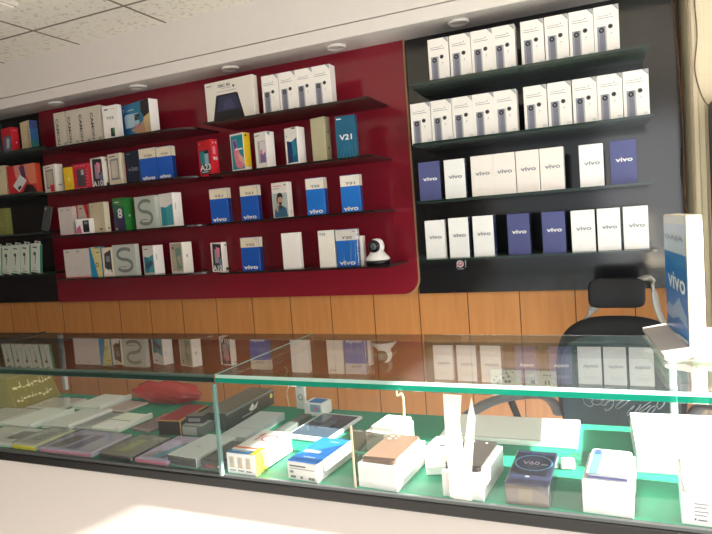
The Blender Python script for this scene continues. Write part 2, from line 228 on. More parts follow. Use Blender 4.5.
# ------------------------------------------------------------------ mesh helpers
class MB:
    """collects faces with material slots, then becomes ONE mesh"""
    def __init__(s): s.v = []; s.f = []; s.fm = []; s.mats = []; s.smooth = []; s.words = []
    def slot(s, m):
        if m not in s.mats: s.mats.append(m)
        return s.mats.index(m)
    def add(s, verts, faces, m, smooth=False, M=None):
        b = len(s.v); i = s.slot(m)
        for v in verts:
            v = Vector(v); s.v.append(tuple(M @ v if M else v))
        for f in faces: s.f.append([b+k for k in f]); s.fm.append(i); s.smooth.append(smooth)
    def bm(s, bm, m, smooth=False, M=None):
        bm.verts.index_update()
        s.add([v.co.copy() for v in bm.verts], [[v.index for v in f.verts] for f in bm.faces], m, smooth, M); bm.free()
    def box(s, x0, x1, y0, y1, z0, z1, m, bev=0., M=None, seg=1, faces=None):
        bm = bmesh.new(); bmesh.ops.create_cube(bm, size=1)
        for v in bm.verts: v.co = Vector(((x0+x1)/2+v.co.x*(x1-x0), (y0+y1)/2+v.co.y*(y1-y0), (z0+z1)/2+v.co.z*(z1-z0)))
        if bev: bmesh.ops.bevel(bm, geom=bm.edges[:], offset=bev, segments=seg, affect='EDGES', profile=.5)
        if faces is None:
            s.bm(bm, m, seg > 1, M); return s
        bm.normal_update(); bm.verts.index_update()
        vs = [v.co.copy() for v in bm.verts]
        for f in bm.faces:
            nrm = f.normal; k = None
            for name, d in (('front', (0, -1, 0)), ('back', (0, 1, 0)), ('left', (-1, 0, 0)), ('right', (1, 0, 0)), ('top', (0, 0, 1)), ('bottom', (0, 0, -1))):
                if nrm.dot(Vector(d)) > .9: k = name
            mm = faces.get(k, m)
            ids = [v.index for v in f.verts]
            s.add([vs[i] for i in ids], [list(range(len(ids)))], mm, False, M)
        bm.free(); return s
    def prism(s, pts, axis, a, b, m, M=None, smooth=False):
        """outline pts extruded along axis 'x','y','z' from a to b"""
        def mk(p, t): return {'x': (t, p[0], p[1]), 'y': (p[0], t, p[1]), 'z': (p[0], p[1], t)}[axis]
        n = len(pts); vs = [mk(p, a) for p in pts]+[mk(p, b) for p in pts]
        fs = [list(range(n)), list(range(2*n-1, n-1, -1))]+[[i, (i+1) % n+0, (i+1) % n+n, i+n] for i in range(n)]
        s.add(vs, fs, m, smooth, M); return s
    def tube(s, pts, r, m, seg=8, M=None, closed=False, flat=None):
        P = [Vector(p) for p in pts]; n = len(P); vs = []; fs = []
        up = Vector((0, 0, 1))
        for i, p in enumerate(P):
            t = (P[min(i+1, n-1)]-P[max(i-1, 0)]).normalized()
            a = t.cross(up)
            if a.length < .05: a = t.cross(Vector((0, 1, 0)))
            a.normalize(); b = a.cross(t).normalized()
            rr = r[i] if isinstance(r, (list, tuple)) else r
            ra, rb = (rr, rr) if flat is None else (rr*flat[0], rr*flat[1])
            for k in range(seg):
                q = 2*PI*k/seg; vs.append(p+a*math.cos(q)*ra+b*math.sin(q)*rb)
        for i in range(n-1):
            for k in range(seg): fs.append([i*seg+k, i*seg+(k+1) % seg, (i+1)*seg+(k+1) % seg, (i+1)*seg+k])
        fs.append(list(range(seg))[::-1]); fs.append([(n-1)*seg+k for k in range(seg)])
        s.add(vs, fs, m, True, M); return s
    def lathe(s, prof, m, seg=24, M=None):
        vs = []; fs = []; n = len(prof)
        for (r, z) in prof:
            for k in range(seg):
                q = 2*PI*k/seg; vs.append((r*math.cos(q), r*math.sin(q), z))
        for i in range(n-1):
            for k in range(seg): fs.append([i*seg+k, i*seg+(k+1) % seg, (i+1)*seg+(k+1) % seg, (i+1)*seg+k])
        fs.append(list(range(seg))[::-1]); fs.append([(n-1)*seg+k for k in range(seg)])
        s.add(vs, fs, m, True, M); return s
    def merge(s, o):
        b = len(s.v); s.v += o.v
        for f, i, sm in zip(o.f, o.fm, o.smooth): s.f.append([b+k for k in f]); s.fm.append(s.slot(o.mats[i])); s.smooth.append(sm)
        return s
    def mesh(s, name):
        me = bpy.data.meshes.new(name); me.from_pydata(s.v, [], s.f)
        for m in s.mats: me.materials.append(m)
        for p, i, sm in zip(me.polygons, s.fm, s.smooth): p.material_index = i; p.use_smooth = sm
        bm = bmesh.new(); bm.from_mesh(me); bmesh.ops.remove_doubles(bm, verts=bm.verts[:], dist=1e-6)
        bm.to_mesh(me); bm.free(); me.update()
        return me
def link(name, data, parent=None, **props):
    o = bpy.data.objects.new(name, data); C.objects.link(o)
    if parent: o.parent = parent
    for k, v in props.items():
        if v is not None: o[k] = v
    return o
def thing(name, label, cat, loc=(0, 0, 0), rz=0., group=None):
    o = link(name, None, label=label, category=cat, group=group)
    o.empty_display_size = .03
    o.location = loc; o.rotation_euler = (0, 0, rz)
    return o
def part(name, mb, parent, label=None):
    return link(name, mb.mesh(name), parent, label=label)
def solo(name, mb, label, cat, loc=(0, 0, 0), rz=0., group=None):
    o = link(name, mb.mesh(name), label=label, category=cat, group=group); o.location = loc; o.rotation_euler = (0, 0, rz)
    return o
def struct(name, mb):
    return link(name, mb.mesh(name), kind='structure')
TXT = {}
def text_geo(s):
    """flat letter outlines normalised to width 1 / height 1"""
    if s in TXT: return TXT[s]
    cu = bpy.data.curves.new('lettering', 'FONT'); cu.body = s; cu.resolution_u = 2; cu.offset = .022
    o = bpy.data.objects.new('lettering', cu); C.objects.link(o)
    dg = bpy.context.evaluated_depsgraph_get(); me = o.evaluated_get(dg).to_mesh()
    vs = [v.co.copy() for v in me.vertices]; fs = [list(p.vertices) for p in me.polygons]
    o.evaluated_get(dg).to_mesh_clear(); bpy.data.objects.remove(o); bpy.data.curves.remove(cu)
    x0 = min(v.x for v in vs); x1 = max(v.x for v in vs); y0 = min(v.y for v in vs); y1 = max(v.y for v in vs)
    vs = [((v.x-x0)/(x1-x0), (v.y-y0)/(y1-y0)) for v in vs]
    TXT[s] = (vs, fs)
    return TXT[s]
class Face:
    """a printable face: origin, u and v axes (full lengths), outward normal"""
    def __init__(s, o, u, v): s.o = Vector(o); s.u = Vector(u); s.v = Vector(v); s.n = s.u.cross(s.v).normalized()
    def at(s, a, b, k=1): return s.o+s.u*a+s.v*b+s.n*(.00035*k)
def rect(mb, F, a0, b0, a1, b1, m, k=1): mb.add([F.at(a0, b0, k), F.at(a1, b0, k), F.at(a1, b1, k), F.at(a0, b1, k)], [[0, 1, 2, 3]], m)
def poly(mb, F, pts, m, k=1): mb.add([F.at(a, b, k) for a, b in pts], [list(range(len(pts)))], m)
def disc(mb, F, a, b, r, m, k=1, seg=14, r2=None):
    """round spot of radius r metres; with r2 a ring between r and r2"""
    L, H = F.u.length, F.v.length
    ring = lambda q: [F.at(a+q*math.cos(2*PI*i/seg)/L, b+q*math.sin(2*PI*i/seg)/H, k) for i in range(seg)]
    if r2 is None: mb.add(ring(r), [list(range(seg))], m)
    else: mb.add(ring(r)+ring(r2), [[i, (i+1) % seg, (i+1) % seg+seg, i+seg] for i in range(seg)], m)
def write(mb, F, s, ca, cb, w, h, m, k=3, rot=0):
    """text centred at (ca,cb); w,h in fractions of the face; rot 90 = reads downwards"""
    vs, fs = text_geo(s); out = []
    for x, y in vs:
        if rot == 0: a, b = ca+(x-.5)*w, cb+(y-.5)*h
        elif rot == 180: a, b = ca-(x-.5)*w, cb-(y-.5)*h
        else: a, b = ca+(y-.5)*h, cb-(x-.5)*w
        out.append(F.at(a, b, k))
    if w*h > .03 and len(s) > 1:
        mb.words.append(MB()); mb = mb.words[-1]      # a main word is a part of its own
    mb.add(out, fs, m)
# ------------------------------------------------------------------ colours
WHITE = paint((240, 238, 236), .45); CREAM = paint((222, 208, 184), .5); OFFW = paint((232, 225, 214), .5)
WARMW = paint((240, 234, 228), .45); BEIGE = paint((196, 182, 150), .55); PALE = paint((198, 188, 172), .55)
NAVY = paint((80, 84, 134), .4); NAVYD = paint((30, 34, 92), .4); BLUE = paint((22, 84, 176), .35); BLUE2 = paint((28, 112, 200), .35)
DARK = paint((26, 26, 32), .35); BLACK = paint((14, 14, 16), .4); GREY = paint((132, 132, 138), .5); LGREY = paint((176, 176, 178), .5)
INK = paint((136, 136, 146), .5); INKD = paint((92, 92, 100), .5); RED = paint((205, 28, 44), .4); TEAL = paint((24, 140, 156), .4)
TEALD = paint((16, 84, 116), .4); PINK = paint((228, 130, 150), .45); YELLOW = paint((226, 186, 40), .45); GREEN = paint((44, 132, 56), .45)
SLATE = paint((116, 117, 130), .4); SKIN = paint((196, 150, 124), .6); ORANGE = paint((224, 104, 60), .5); PURPLE = paint((96, 72, 140), .45)
SILVER = paint((168, 172, 166), .35); SILVERD = paint((112, 120, 116), .35); LBLUE = paint((176, 206, 220), .45)

# ------------------------------------------------------------------ the room shell
def build_room():
    wall = paint((214, 210, 206), .8, noise=.02); dim = paint((112, 100, 94), .8, noise=.03)
    struct('floor', MB().box(-4.4, 1.75, -3.2, 2.95, -.05, 0, paint((150, 146, 142), .5)))
    struct('ceiling', MB().box(-4.4, 1.75, -3.2, 2.95, EYE+1.06, EYE+1.10, tile_mat()))
    struct('wall_back', MB().box(-4.4, 1.75, 2.75, 2.9, 0, EYE+1.06, wood_mat()))
    struct('wall_left', MB().box(-4.4, -4.3, -3.2, 2.75, 0, EYE+1.06, dim))
    # bulkhead over the shelves
    bw = paint((226, 218, 212), .6, noise=.02)
    m = MB(); m.box(-4.3, 1.6, 2.52, 2.75, EYE+.81, EYE+.868, bw, bev=.002)
    struct('trim_1', m)
    m = MB(); m.box(-4.3, 1.6, 2.52, 2.75, EYE+.872, EYE+1.06, bw)
    m.box(-4.3, 1.6, 2.535, 2.75, EYE+.866, EYE+.874, paint((120, 96, 92), .7))
    struct('trim_2', m)
    # street side, unseen: doorway and shop front opening shaped to limit the light
    m = MB()
    m.box(1.6, 1.75, 1.80, 2.75, 0, EYE+1.06, wall); m.box(1.6, 1.75, -3.2, -.75, 0, EYE+1.06, wall)
    m.box(1.6, 1.75, -.75, 1.80, EYE+.70, EYE+1.06, wall)
    struct('wall_right', m)
    m = MB(); m.box(-4.3, -1.6, -3.2, -3.05, 0, EYE+1.06, dim); m.box(-1.6, 1.6, -3.2, -3.05, EYE+.95, EYE+1.06, dim)
    m.box(-1.6, 1.6, -3.2, -3.05, 0, .2, wall)
    struct('wall_front', m)
    # plaster pier beside the black panel with the darker door frame next to it
    cp = paint((206, 194, 168), .75, noise=.07, scale=6)
    m = MB(); m.box(.246, .292, 2.5, 2.75, 0, EYE+.81, cp, bev=.003)
    m.box(.252, .272, 2.492, 2.5, 0, EYE+.81, paint((196, 182, 156), .6), bev=.004)
    struct('trim_3', m)
    m = MB(); m.box(.292, .62, 2.53, 2.75, 0, EYE+.81, cp)
    struct('trim_4', m)
    m = MB(); m.box(.303, .40, 2.4, 2.53, 0, EYE+.33, paint((66, 70, 76), .5), bev=.004)
    struct('trim_5', m)
build_room()

# ------------------------------------------------------------------ display panels and glass shelves
def rounded(x0, x1, z0, z1, r, corners):
    pts = []
    for (cx, cz, a0, key) in ((x1, z0, -90, 'br'), (x1, z1, 0, 'tr'), (x0, z1, 90, 'tl'), (x0, z0, 180, 'bl')):
        if key in corners:
            sx = -1 if 'r' in key else 1; sz = 1 if 'b' in key else -1
            for i in range(9):
                t = math.radians(a0+90*i/8); pts.append((cx+sx*r+r*math.cos(t), cz+sz*r+r*math.sin(t)))
        else: pts.append((cx, cz))
    return pts
def panel(name, label, x0, x1, z0, z1, y0, y1, m, corners, edge=None):
    t = thing(name, label, 'wall panel', ((x0+x1)/2, (y0+y1)/2, z0))
    off = Matrix.Translation((-(x0+x1)/2, -(y0+y1)/2, -z0))
    part('panel_board', MB().prism(rounded(x0, x1, z0, z1, .075, corners), 'y', y0, y1, m, M=off), t)
    if edge:
        pts = rounded(x0, x1, z0, z1, .075, corners); b = MB()
        n = len(pts); outer = []
        vs = []; fs = []
        cx, cz = (x0+x1)/2, (z0+z1)/2
        for p in pts: vs += [(p[0], y0-.001, p[1]), (p[0], y1, p[1])]
        for p in pts: 
            q = (p[0]+(.005 if p[0] > cx else -.005), p[1]+(-.005 if p[1] < cz else 0))
            vs += [(q[0], y0-.001, q[1]), (q[0], y1, q[1])]
        for i in range(n):
            j = (i+1) % n
            if min(pts[i][0], pts[j][0]) < cx and max(pts[i][0], pts[j][0]) < x1-.01 or pts[i][1] > cz and pts[j][1] > cz: continue
            fs += [[2*i, 2*j, 2*n+2*j, 2*n+2*i], [2*n+2*i, 2*n+2*j, 2*n+2*j+1, 2*n+2*i+1]]
        b.add(vs, fs, edge, M=off); part('edge_band', b, t, 'tan edge band of the red panel')
    return t
TOPZ = EYE+.81
def gloss(rgb, rough=.13, spec=.5):
    m = paint(rgb, rough, noise=.06, scale=4); m.node_tree.nodes['Principled BSDF'].inputs['Specular IOR Level'].default_value = spec
    return m
panel('shelf_backdrop', 'glossy black wall panel on the right behind the white phone boxes', -.872, .24, EYE-.348, TOPZ, 2.722, 2.735, gloss((26, 27, 30), .13, .75), ())
panel('shelf_backdrop', 'glossy dark red wall panel with rounded lower corner', -3.19, -.868, EYE-.347, TOPZ, 2.710, 2.722, gloss((138, 30, 46), .15), ('br',), paint((176, 138, 96), .5))
panel('shelf_backdrop', 'black wall panel at the far left behind the slim earphone boxes', -4.2, -3.196, EYE-.345, TOPZ, 2.722, 2.735, gloss((24, 25, 27), .2), ())
def shelf(sec, row, x0, x1, glass, edge, cut, label):
    back = 2.7085 if sec in 'ML' else 2.7205
    z = SHELF_Z[(sec, row)]; h = .009
    t = thing('glass_shelf', label, 'shelf', ((x0+x1)/2, 2.585, z-h)); ox = (x0+x1)/2
    y0, y1 = 2.45-2.585, back-2.585
    a, b = x0-ox, x1-ox
    if cut == 'round':
        pts = [(a, y1), (a, y0), (b-.16, y0)]+[(b-.16+.16*math.sin(PI/2*i/8), y0+.10*(1-math.cos(PI/2*i/8))) for i in range(1, 9)]+[(b, y1)]
    elif cut == 'in': pts = [(a, y1), (a+.02, y0), (b, y0), (b-.02, y1)]
    else: pts = [(a, y1), (a, y0), (b, y0), (b, y1)]
    body = MB(); n = len(pts)
    body.add([(p[0], p[1], 0) for p in pts]+[(p[0], p[1], h) for p in pts], [list(range(n))[::-1], list(range(n, 2*n))], glass)
    part('glass_sheet', body, t)
    ed = MB(); ed.add([(p[0], p[1], 0) for p in pts]+[(p[0], p[1], h) for p in pts], [[i, (i+1) % n, (i+1) % n+n, i+n] for i in range(n)], edge)
    part('polished_edge', ed, t)
nth = ['top', 'second', 'third', 'bottom']
for r in (1, 2, 3, 4):
    shelf('R', r, -.79, .125, SHELF_GLASS, EDGE_DARK, 'in', '%s smoky glass shelf on the right black panel' % nth[r-1])
    shelf('M', r, -1.80, (-.955, -.955, -.96, -.912)[r-1], SHELF_GLASS_L, EDGE_BROWN, '', '%s glass shelf in the right part of the red panel' % nth[r-1])
    shelf('L', r, (-2.83, -2.99, -2.93, -2.95)[r-1], -1.90, SHELF_GLASS_L, EDGE_BROWN, 'round', '%s glass shelf with rounded end in the left part of the red panel' % nth[r-1])
    shelf('K', r, -3.75, (-2.90, -3.0, -2.96, -2.975)[r-1], SHELF_GLASS, EDGE_DARK, '', '%s glass shelf on the far left black panel' % nth[r-1])

# ------------------------------------------------------------------ phone boxes on the shelves
def art(style, W, D, H):
    """returns body colours and the printing of a box: {child name: MB}"""
    st, _, arg = style.partition(':')
    F = Face((-W/2, -D/2, 0), (W, 0, 0), (0, 0, H)); R = Face((W/2, -D/2, 0), (0, D, 0), (0, 0, H)); T = Face((-W/2, -D/2, H), (W, 0, 0), (0, D, 0))
    faces = {}; base = WHITE; pic = MB(); let = MB(); extra = {}
    def finish(): return base, faces, pic, let, extra
    if st == 'twin':
        base = WARMW
        strip = SLATE
        rect(pic, F, .13, .03, .44, .58, strip); rect(pic, F, .44, .03, .50, .58, LGREY)
        rect(pic, F, .13, .03, .22, .58, paint((142, 142, 156), .4), 2)
        disc(pic, F, .30, .50, .0095, DARK, 3); disc(pic, F, .30, .50, .0035, GREY, 4)
        disc(pic, F, .66, .56, .0085, INKD, 3); disc(pic, F, .66, .56, .0055, DARK, 4)
        disc(pic, F, .34, .36, .0022, INKD, 3); disc(pic, F, .69, .42, .0022, INK, 3); disc(pic, F, .66, .38, .0035, LGREY, 3, r2=.003)
        poly(pic, F, [(.76, .995), (.985, .995), (.985, .87)], GREY, 2); poly(pic, F, [(.82, .985), (.965, .985), (.965, .905)], LGREY, 3)
        rect(let, F, .12, .79, .62, .80, INK); rect(let, F, .12, .745, .80, .757, INK); rect(let, F, .66, .80, .71, .825, INK)
        rect(pic, F, .78, .05, .95, .10, paint((206, 214, 210), .5))
    elif st in ('white', 'white_n', 'white_w', 'white_s', 'navy'):
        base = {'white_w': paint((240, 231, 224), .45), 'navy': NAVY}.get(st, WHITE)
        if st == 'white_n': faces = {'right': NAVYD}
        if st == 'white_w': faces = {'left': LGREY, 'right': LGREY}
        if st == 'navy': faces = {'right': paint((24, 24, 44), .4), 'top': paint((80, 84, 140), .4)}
        write(let, F, 'vivo', .53, .56, .66, .10, WHITE if st == 'navy' else INK)
        if st == 'white_n':
            disc(pic, R, .5, .86, .004, WHITE); disc(pic, R, .5, .14, .004, WHITE)
    elif st == 'tablet':
        base = OFFW
        poly(pic, F, [(.13, .03), (.23, .64), (.245, .67), (.665, .67), (.69, .64), (.80, .03)], DARK)
        poly(pic, F, [(.22, .27), (.27, .62), (.65, .62), (.73, .27)], paint((44, 48, 78), .3), 2)
        poly(pic, F, [(.36, .30), (.40, .50), (.52, .55), (.60, .42), (.62, .30)], paint((66, 64, 98), .3), 3)
        write(let, F, 'XBC 80', .41, .88, .27, .075, INKD); rect(let, F, .03, .905, .15, .925, INK); rect(let, F, .26, .735, .66, .745, INK)
        rect(let, F, .36, .805, .56, .815, INK); disc(let, F, .61, .83, .006, DARK)
    elif st == 'a23':
        base = RED
        rect(pic, F, .12, .06, .80, .72, paint((22, 30, 50), .3)); rect(pic, F, .16, .34, .48, .70, TEAL, 2)
        rect(pic, F, .48, .30, .78, .62, paint((156, 186, 200), .4), 2)
        write(let, F, 'A23', .50, .24, .82, .17, WHITE, 4); rect(let, F, .2, .10, .7, .13, LBLUE, 4)
        disc(let, F, .16, .91, .003, WHITE)
        rect(pic, R, .25, .58, .62, .80, PINK); write(let, R, '90', .5, .46, .6, .10, WHITE)
        rect(let, R, .3, .88, .4, .93, WHITE); rect(let, R, .7, .88, .8, .93, WHITE)
    elif st == 'pinkhand':
        base = OFFW; faces = {'right': YELLOW, 'top': CREAM}
        rect(pic, F, .07, .07, .98, .95, TEAL)
        poly(pic, F, [(.2, .82), (.45, .86), (.55, .60), (.9, .30), (.95, .12), (.6, .08), (.35, .14), (.26, .40)], PINK, 2)
        poly(pic, F, [(.50, .50), (.97, .34), (.97, .16), (.62, .30)], paint((232, 178, 160), .5), 3)
        poly(pic, F, [(.22, .80), (.40, .84), (.52, .66), (.30, .58)], PURPLE, 3)
        rect(let, F, .36, .57, .92, .605, WHITE, 4)
        rect(pic, R, .1, .02, .9, .12, OFFW)
        disc(pic, R, .4, .93, .006, DARK)
    elif st == 'phonepic':
        base = WARMW
        rect(pic, F, .25, .16, .88, .76, LGREY); rect(pic, F, .42, .18, .86, .74, paint((226, 216, 220), .4), 2)
        poly(pic, F, [(.42, .18), (.86, .18), (.86, .46), (.64, .38), (.42, .42)], paint((128, 104, 160), .4), 3)
        poly(pic, F, [(.42, .42), (.64, .38), (.60, .54), (.42, .50)], PINK, 3)
        rect(let, F, .08, .90, .42, .925, INKD); poly(pic, T, [(.6, .2), (.95, .2), (.9, .7)], GREY)
        poly(pic, R, [(.02, .98), (.5, .98), (.35, .88)], GREY)
    elif st == 'bluepic':
        base = WARMW
        poly(pic, F, [(.15, .66), (.50, .62), (.50, .08), (.15, .06)], paint((28, 48, 96), .35))
        poly(pic, F, [(.50, .62), (.92, .72), (.92, .08), (.50, .08)], paint((20, 96, 138), .35))
        poly(pic, F, [(.56, .60), (.80, .66), (.84, .30), (.60, .20)], TEAL, 2)
        rect(let, F, .55, .95, .85, .985, INKD)
        disc(let, F, .15, .78, .003, INK)
    elif st == 'beige':
        base = paint((188, 180, 146), .55); faces = {'right': paint((150, 140, 112), .5)}
        rect(let, R, .3, .64, .7, .68, INKD); rect(let, R, .3, .28, .7, .32, INKD); disc(let, F, .5, .58, .002, PALE)
    elif st == 'v21':
        base = paint((22, 92, 124), .35)
        for k in range(5):
            poly(pic, F, [(.05+.2*k, .02), (.10+.2*k, .02), (.52+.03*k, .42)], TEAL if k % 2 else paint((44, 126, 156), .35))
        write(let, F, 'V21', .50, .50, .64, .13, WHITE); rect(let, F, .08, .92, .32, .945, WHITE)
    elif st in ('vblue', 'vblue2', 'vwrap'):
        bl = BLUE if st == 'vblue' else BLUE2
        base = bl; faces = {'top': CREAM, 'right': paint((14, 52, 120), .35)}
        rect(pic, F, 0.01, .70, .99, .99, OFFW if st != 'vblue' else CREAM); rect(pic, R, .02, .70, .98, .99, CREAM)
        write(let, F, arg, .52, .775, .50, .07, INKD); rect(let, F, .78, .92, .92, .94, INK)
        write(let, F, 'vivo', .48, .10, .76, .125, WHITE)
        if st == 'vwrap':
            film = MB().box(-W/2-.002, W/2+.002, -D/2-.002, D/2+.002, .0005, H+.002, CLEAR, bev=.003)
            extra['plastic_wrap'] = film
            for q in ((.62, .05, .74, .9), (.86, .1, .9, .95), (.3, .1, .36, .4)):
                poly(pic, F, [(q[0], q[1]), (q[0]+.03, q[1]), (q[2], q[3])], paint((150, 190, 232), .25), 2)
    elif st == 'man':
        base = OFFW
        rect(pic, F, .05, .02, .96, .70, paint((176, 186, 182), .5))
        poly(pic, F, [(.10, .02), (.14, .24), (.36, .34), (.62, .34), (.86, .26), (.92, .02)], paint((52, 100, 124), .5), 2)
        poly(pic, F, [(.40, .36), (.60, .36), (.54, .20)], paint((34, 44, 60), .5), 3)
        poly(pic, F, [(.36, .48), (.38, .40), (.50, .33), (.62, .40), (.66, .50), (.64, .60), (.38, .60)], SKIN, 4)
        poly(pic, F, [(.34, .52), (.33, .64), (.44, .71), (.60, .70), (.68, .63), (.67, .52), (.62, .59), (.42, .59)], DARK, 5)
        poly(pic, F, [(.40, .42), (.50, .34), (.62, .42), (.56, .44), (.46, .44)], paint((50, 36, 30), .6), 5)
        poly(pic, F, [(.22, .22), (.30, .46), (.38, .44), (.34, .16)], SKIN, 6); rect(pic, F, .30, .44, .36, .58, DARK, 7)
        rect(let, F, .10, .89, .62, .915, PINK); rect(let, F, .10, .82, .5, .84, INK); rect(let, F, .78, .90, .92, .935, INK)
        rect(let, R, .4, .12, .55, .2, INK)
    elif st in ('a10pic', 'a10b'):
        base = OFFW
        poly(pic, F, [(.18, .97), (.95, .93), (.95, .04), (.12, .04)], paint((40, 34, 48), .35))
        rect(pic, F, .34, .30, .66, .78, paint((166, 150, 164), .4), 2); poly(pic, F, [(.5, .86), (.85, .8), (.78, .5), (.62, .46)], PINK, 3)
        poly(pic, F, [(.66, .40), (.92, .52), (.92, .22), (.7, .18)], paint((108, 126, 160), .4), 3)
        write(let, F, 'A10', .52, .13, .84, .20, WHITE, 5)
        rect(pic, R, .55, .04, .95, .14, BLACK); rect(pic, R, .6, .87, .9, .93, INKD)
    elif st == 'plain':
        base = WARMW; disc(let, F, .85, .06, .002, INK)
    elif st == 'y22':
        base = OFFW; write(let, F, 'Y22', .28, .90, .42, .06, INKD); rect(pic, T, 0, .4, 1, .6, LGREY)
    elif st == 'camon':
        base = PALE
        write(let, F, 'CAMON', .28, .46, .74, .24, paint((84, 80, 78), .5), rot=90)
        write(let, F, '20', .84, .10, .22, .07, INKD)
        rect(pic, T, .8, 0, .98, .35, DARK)
        rect(pic, F, 0, 0, .025, 1, paint((168, 158, 142), .5))
    elif st == 'y22g':
        base = WARMW
        write(let, F, 'Y22', .48, .64, .50, .075, INKD); rect(let, F, .14, .87, .38, .91, INKD); rect(let, F, .5, .89, .82, .90, INK)
        poly(pic, F, [(.44, .10), (.70, .08), (.72, .34), (.46, .34)], paint((24, 46, 30), .35)); poly(pic, F, [(.58, .2), (.72, .24), (.72, .34), (.6, .34)], GREEN, 2)
    elif st == 'bluehand':
        base = paint((26, 120, 162), .4); faces = {'right': WARMW, 'top': LGREY}
        rect(pic, F, .0, .0, .30, 1, paint((30, 104, 168), .4))
        poly(pic, F, [(.14, .66), (.20, .72), (.64, .68), (.66, .40), (.60, .30), (.16, .32)], LBLUE, 2)
        rect(pic, F, .50, .48, .66, .66, DARK, 3); disc(pic, F, .55, .60, .006, GREY, 4); disc(pic, F, .61, .54, .006, GREY, 4)
        poly(pic, F, [(.34, .24), (.62, .30), (.80, .44), (.86, .60), (1, .55), (1, .02), (.60, .06)], SKIN, 2)
        poly(pic, F, [(.74, .98), (1, 1), (1, .56), (.82, .52), (.72, .70)], paint((44, 32, 34), .5), 3)
        poly(pic, F, [(.80, .50), (1, .60), (1, .05), (.84, .05)], paint((216, 186, 132), .5), 4)
        poly(pic, F, [(.40, .34), (.62, .36), (.60, .26)], PINK, 5)
        write(let, F, 'Y', .14, .84, .07, .10, WHITE); rect(let, F, .21, .80, .48, .83, LBLUE)
    elif st in ('greypic', 'greypic2'):
        base = OFFW if st == 'greypic' else CREAM
        rect(pic, F, .18, .18, .84, .84, INK); rect(pic, F, .26, .24, .76, .78, PALE, 2); rect(let, F, .12, .90, .6, .93, INKD)
        if st == 'greypic': rect(pic, F, .5, .06, .84, .30, RED, 3); rect(let, R, .3, .25, .7, .3, INK)
    elif st == 'yellow':
        base = YELLOW; disc(pic, F, .55, .5, .012, paint((238, 210, 110), .5)); rect(let, F, .2, .2, .8, .23, paint((190, 140, 30), .5))
    elif st == 'redpic':
        base = paint((196, 32, 56), .4)
        rect(pic, F, .24, .12, .78, .80, paint((74, 66, 72), .4)); rect(pic, F, .54, .56, .72, .76, LGREY, 2)
        for k in range(6): rect(let, F, .88, .12+.12*k, .95, .17+.12*k, PINK)
        for k in range(4): rect(let, F, .12+.2*k, .90, .24+.2*k, .94, PINK)
        rect(let, F, .1, .03, .36, .07, PINK); rect(let, F, .56, .03, .88, .07, PINK)
    elif st == 'v20':
        base = paint((28, 34, 54), .3); write(let, F, 'v20', .5, .44, .8, .11, INK); rect(let, F, .1, .90, .34, .93, GREY)
    elif st == 'pinkwhite':
        base = paint((206, 192, 186), .5)
        for a in (.2, .62): rect(let, F, a, .88, a+.14, .91, INKD)
        disc(pic, F, .3, .35, .012, LGREY, 1, r2=.010); disc(pic, F, .62, .42, .014, LGREY, 1, r2=.012); rect(pic, F, 0, 0, 1, .03, PINK)
    elif st == 'redstripe':
        base = paint((206, 186, 172), .5)
        poly(pic, F, [(0, 0), (.28, 0), (.34, 1), (.08, 1)], ORANGE); poly(pic, F, [(.7, 1), (1, 1), (1, .3)], RED)
        rect(let, F, .45, .86, .62, .9, INKD)
    elif st == 'smallwhite':
        base = WHITE; rect(pic, F, .50, .10, .92, .88, DARK); rect(pic, F, .60, .62, .84, .80, GREY, 2); poly(pic, F, [(.02, .05), (.4, .05), (.3, .6), (.05, .4)], paint((196, 90, 130), .5))
    elif st == 'y7':
        base = paint((204, 188, 156), .5); faces = {'right': paint((226, 214, 186), .5)}
        write(let, F, 'Y7', .5, .50, .4, .10, PALE); rect(let, F, .6, .08, .8, .14, INKD); rect(let, R, .5, .1, .7, .16, INKD); rect(let, F, .16, .86, .3, .89, INK)
    elif st == 'green8':
        base = paint((24, 44, 78), .35); faces = {'right': paint((40, 124, 50), .4), 'top': GREEN}
        poly(pic, F, [(0, 1), (1, 1), (1, .70), (0, .84)], paint((58, 136, 56), .4)); poly(pic, F, [(0, .84), (1, .70), (1, .5), (0, .6)], paint((30, 92, 82), .4))
        poly(pic, F, [(0, 0), (1, 0), (1, .25), (0, .4)], paint((52, 40, 84), .4))
        write(let, F, '8', .62, .53, .42, .30, WHITE, 4); rect(let, F, .12, .05, .3, .08, WHITE, 4); rect(let, F, .2, .86, .6, .89, WHITE, 4)
        disc(pic, R, .5, .45, .007, LGREY)
    elif st == 'sgrey':
        base = paint((186, 190, 180), .4)
        vs = [(.78, .80), (.66, .86), (.40, .86), (.22, .76), (.22, .62), (.36, .54), (.66, .50), (.82, .40), (.82, .26), (.66, .15), (.38, .15), (.20, .22)]
        w = .07
        for i in range(len(vs)-1):
            (a0, b0), (a1, b1) = vs[i], vs[i+1]; dx, dy = (a1-a0)*W, (b1-b0)*H; L = math.hypot(dx, dy); nx, ny = -dy/L*.0085/W, dx/L*.0085/H
            poly(pic, F, [(a0-nx, b0-ny), (a1-nx, b1-ny), (a1+nx, b1+ny), (a0+nx, b0+ny)], SILVERD, 1+i % 2)
        rect(let, F, .24, .27, .60, .29, INKD, 4)
    elif st in ('tealpic', 'tealpic2'):
        base = WARMW
        c = paint((28, 136, 150), .4) if st == 'tealpic' else paint((30, 118, 146), .4)
        poly(pic, F, [(.10, .62), (.48, .58), (.94, .68), (.94, .06), (.10, .04)], c)
        poly(pic, F, [(.48, .58), (.94, .68), (.94, .06), (.48, .05)], paint((64, 164, 178), .4), 2)
        if st == 'tealpic2':
            poly(pic, F, [(.16, .3), (.7, .5), (.9, .36), (.4, .18)], paint((18, 70, 110), .4), 3)
            rect(let, F, .16, .86, .5, .89, INKD)
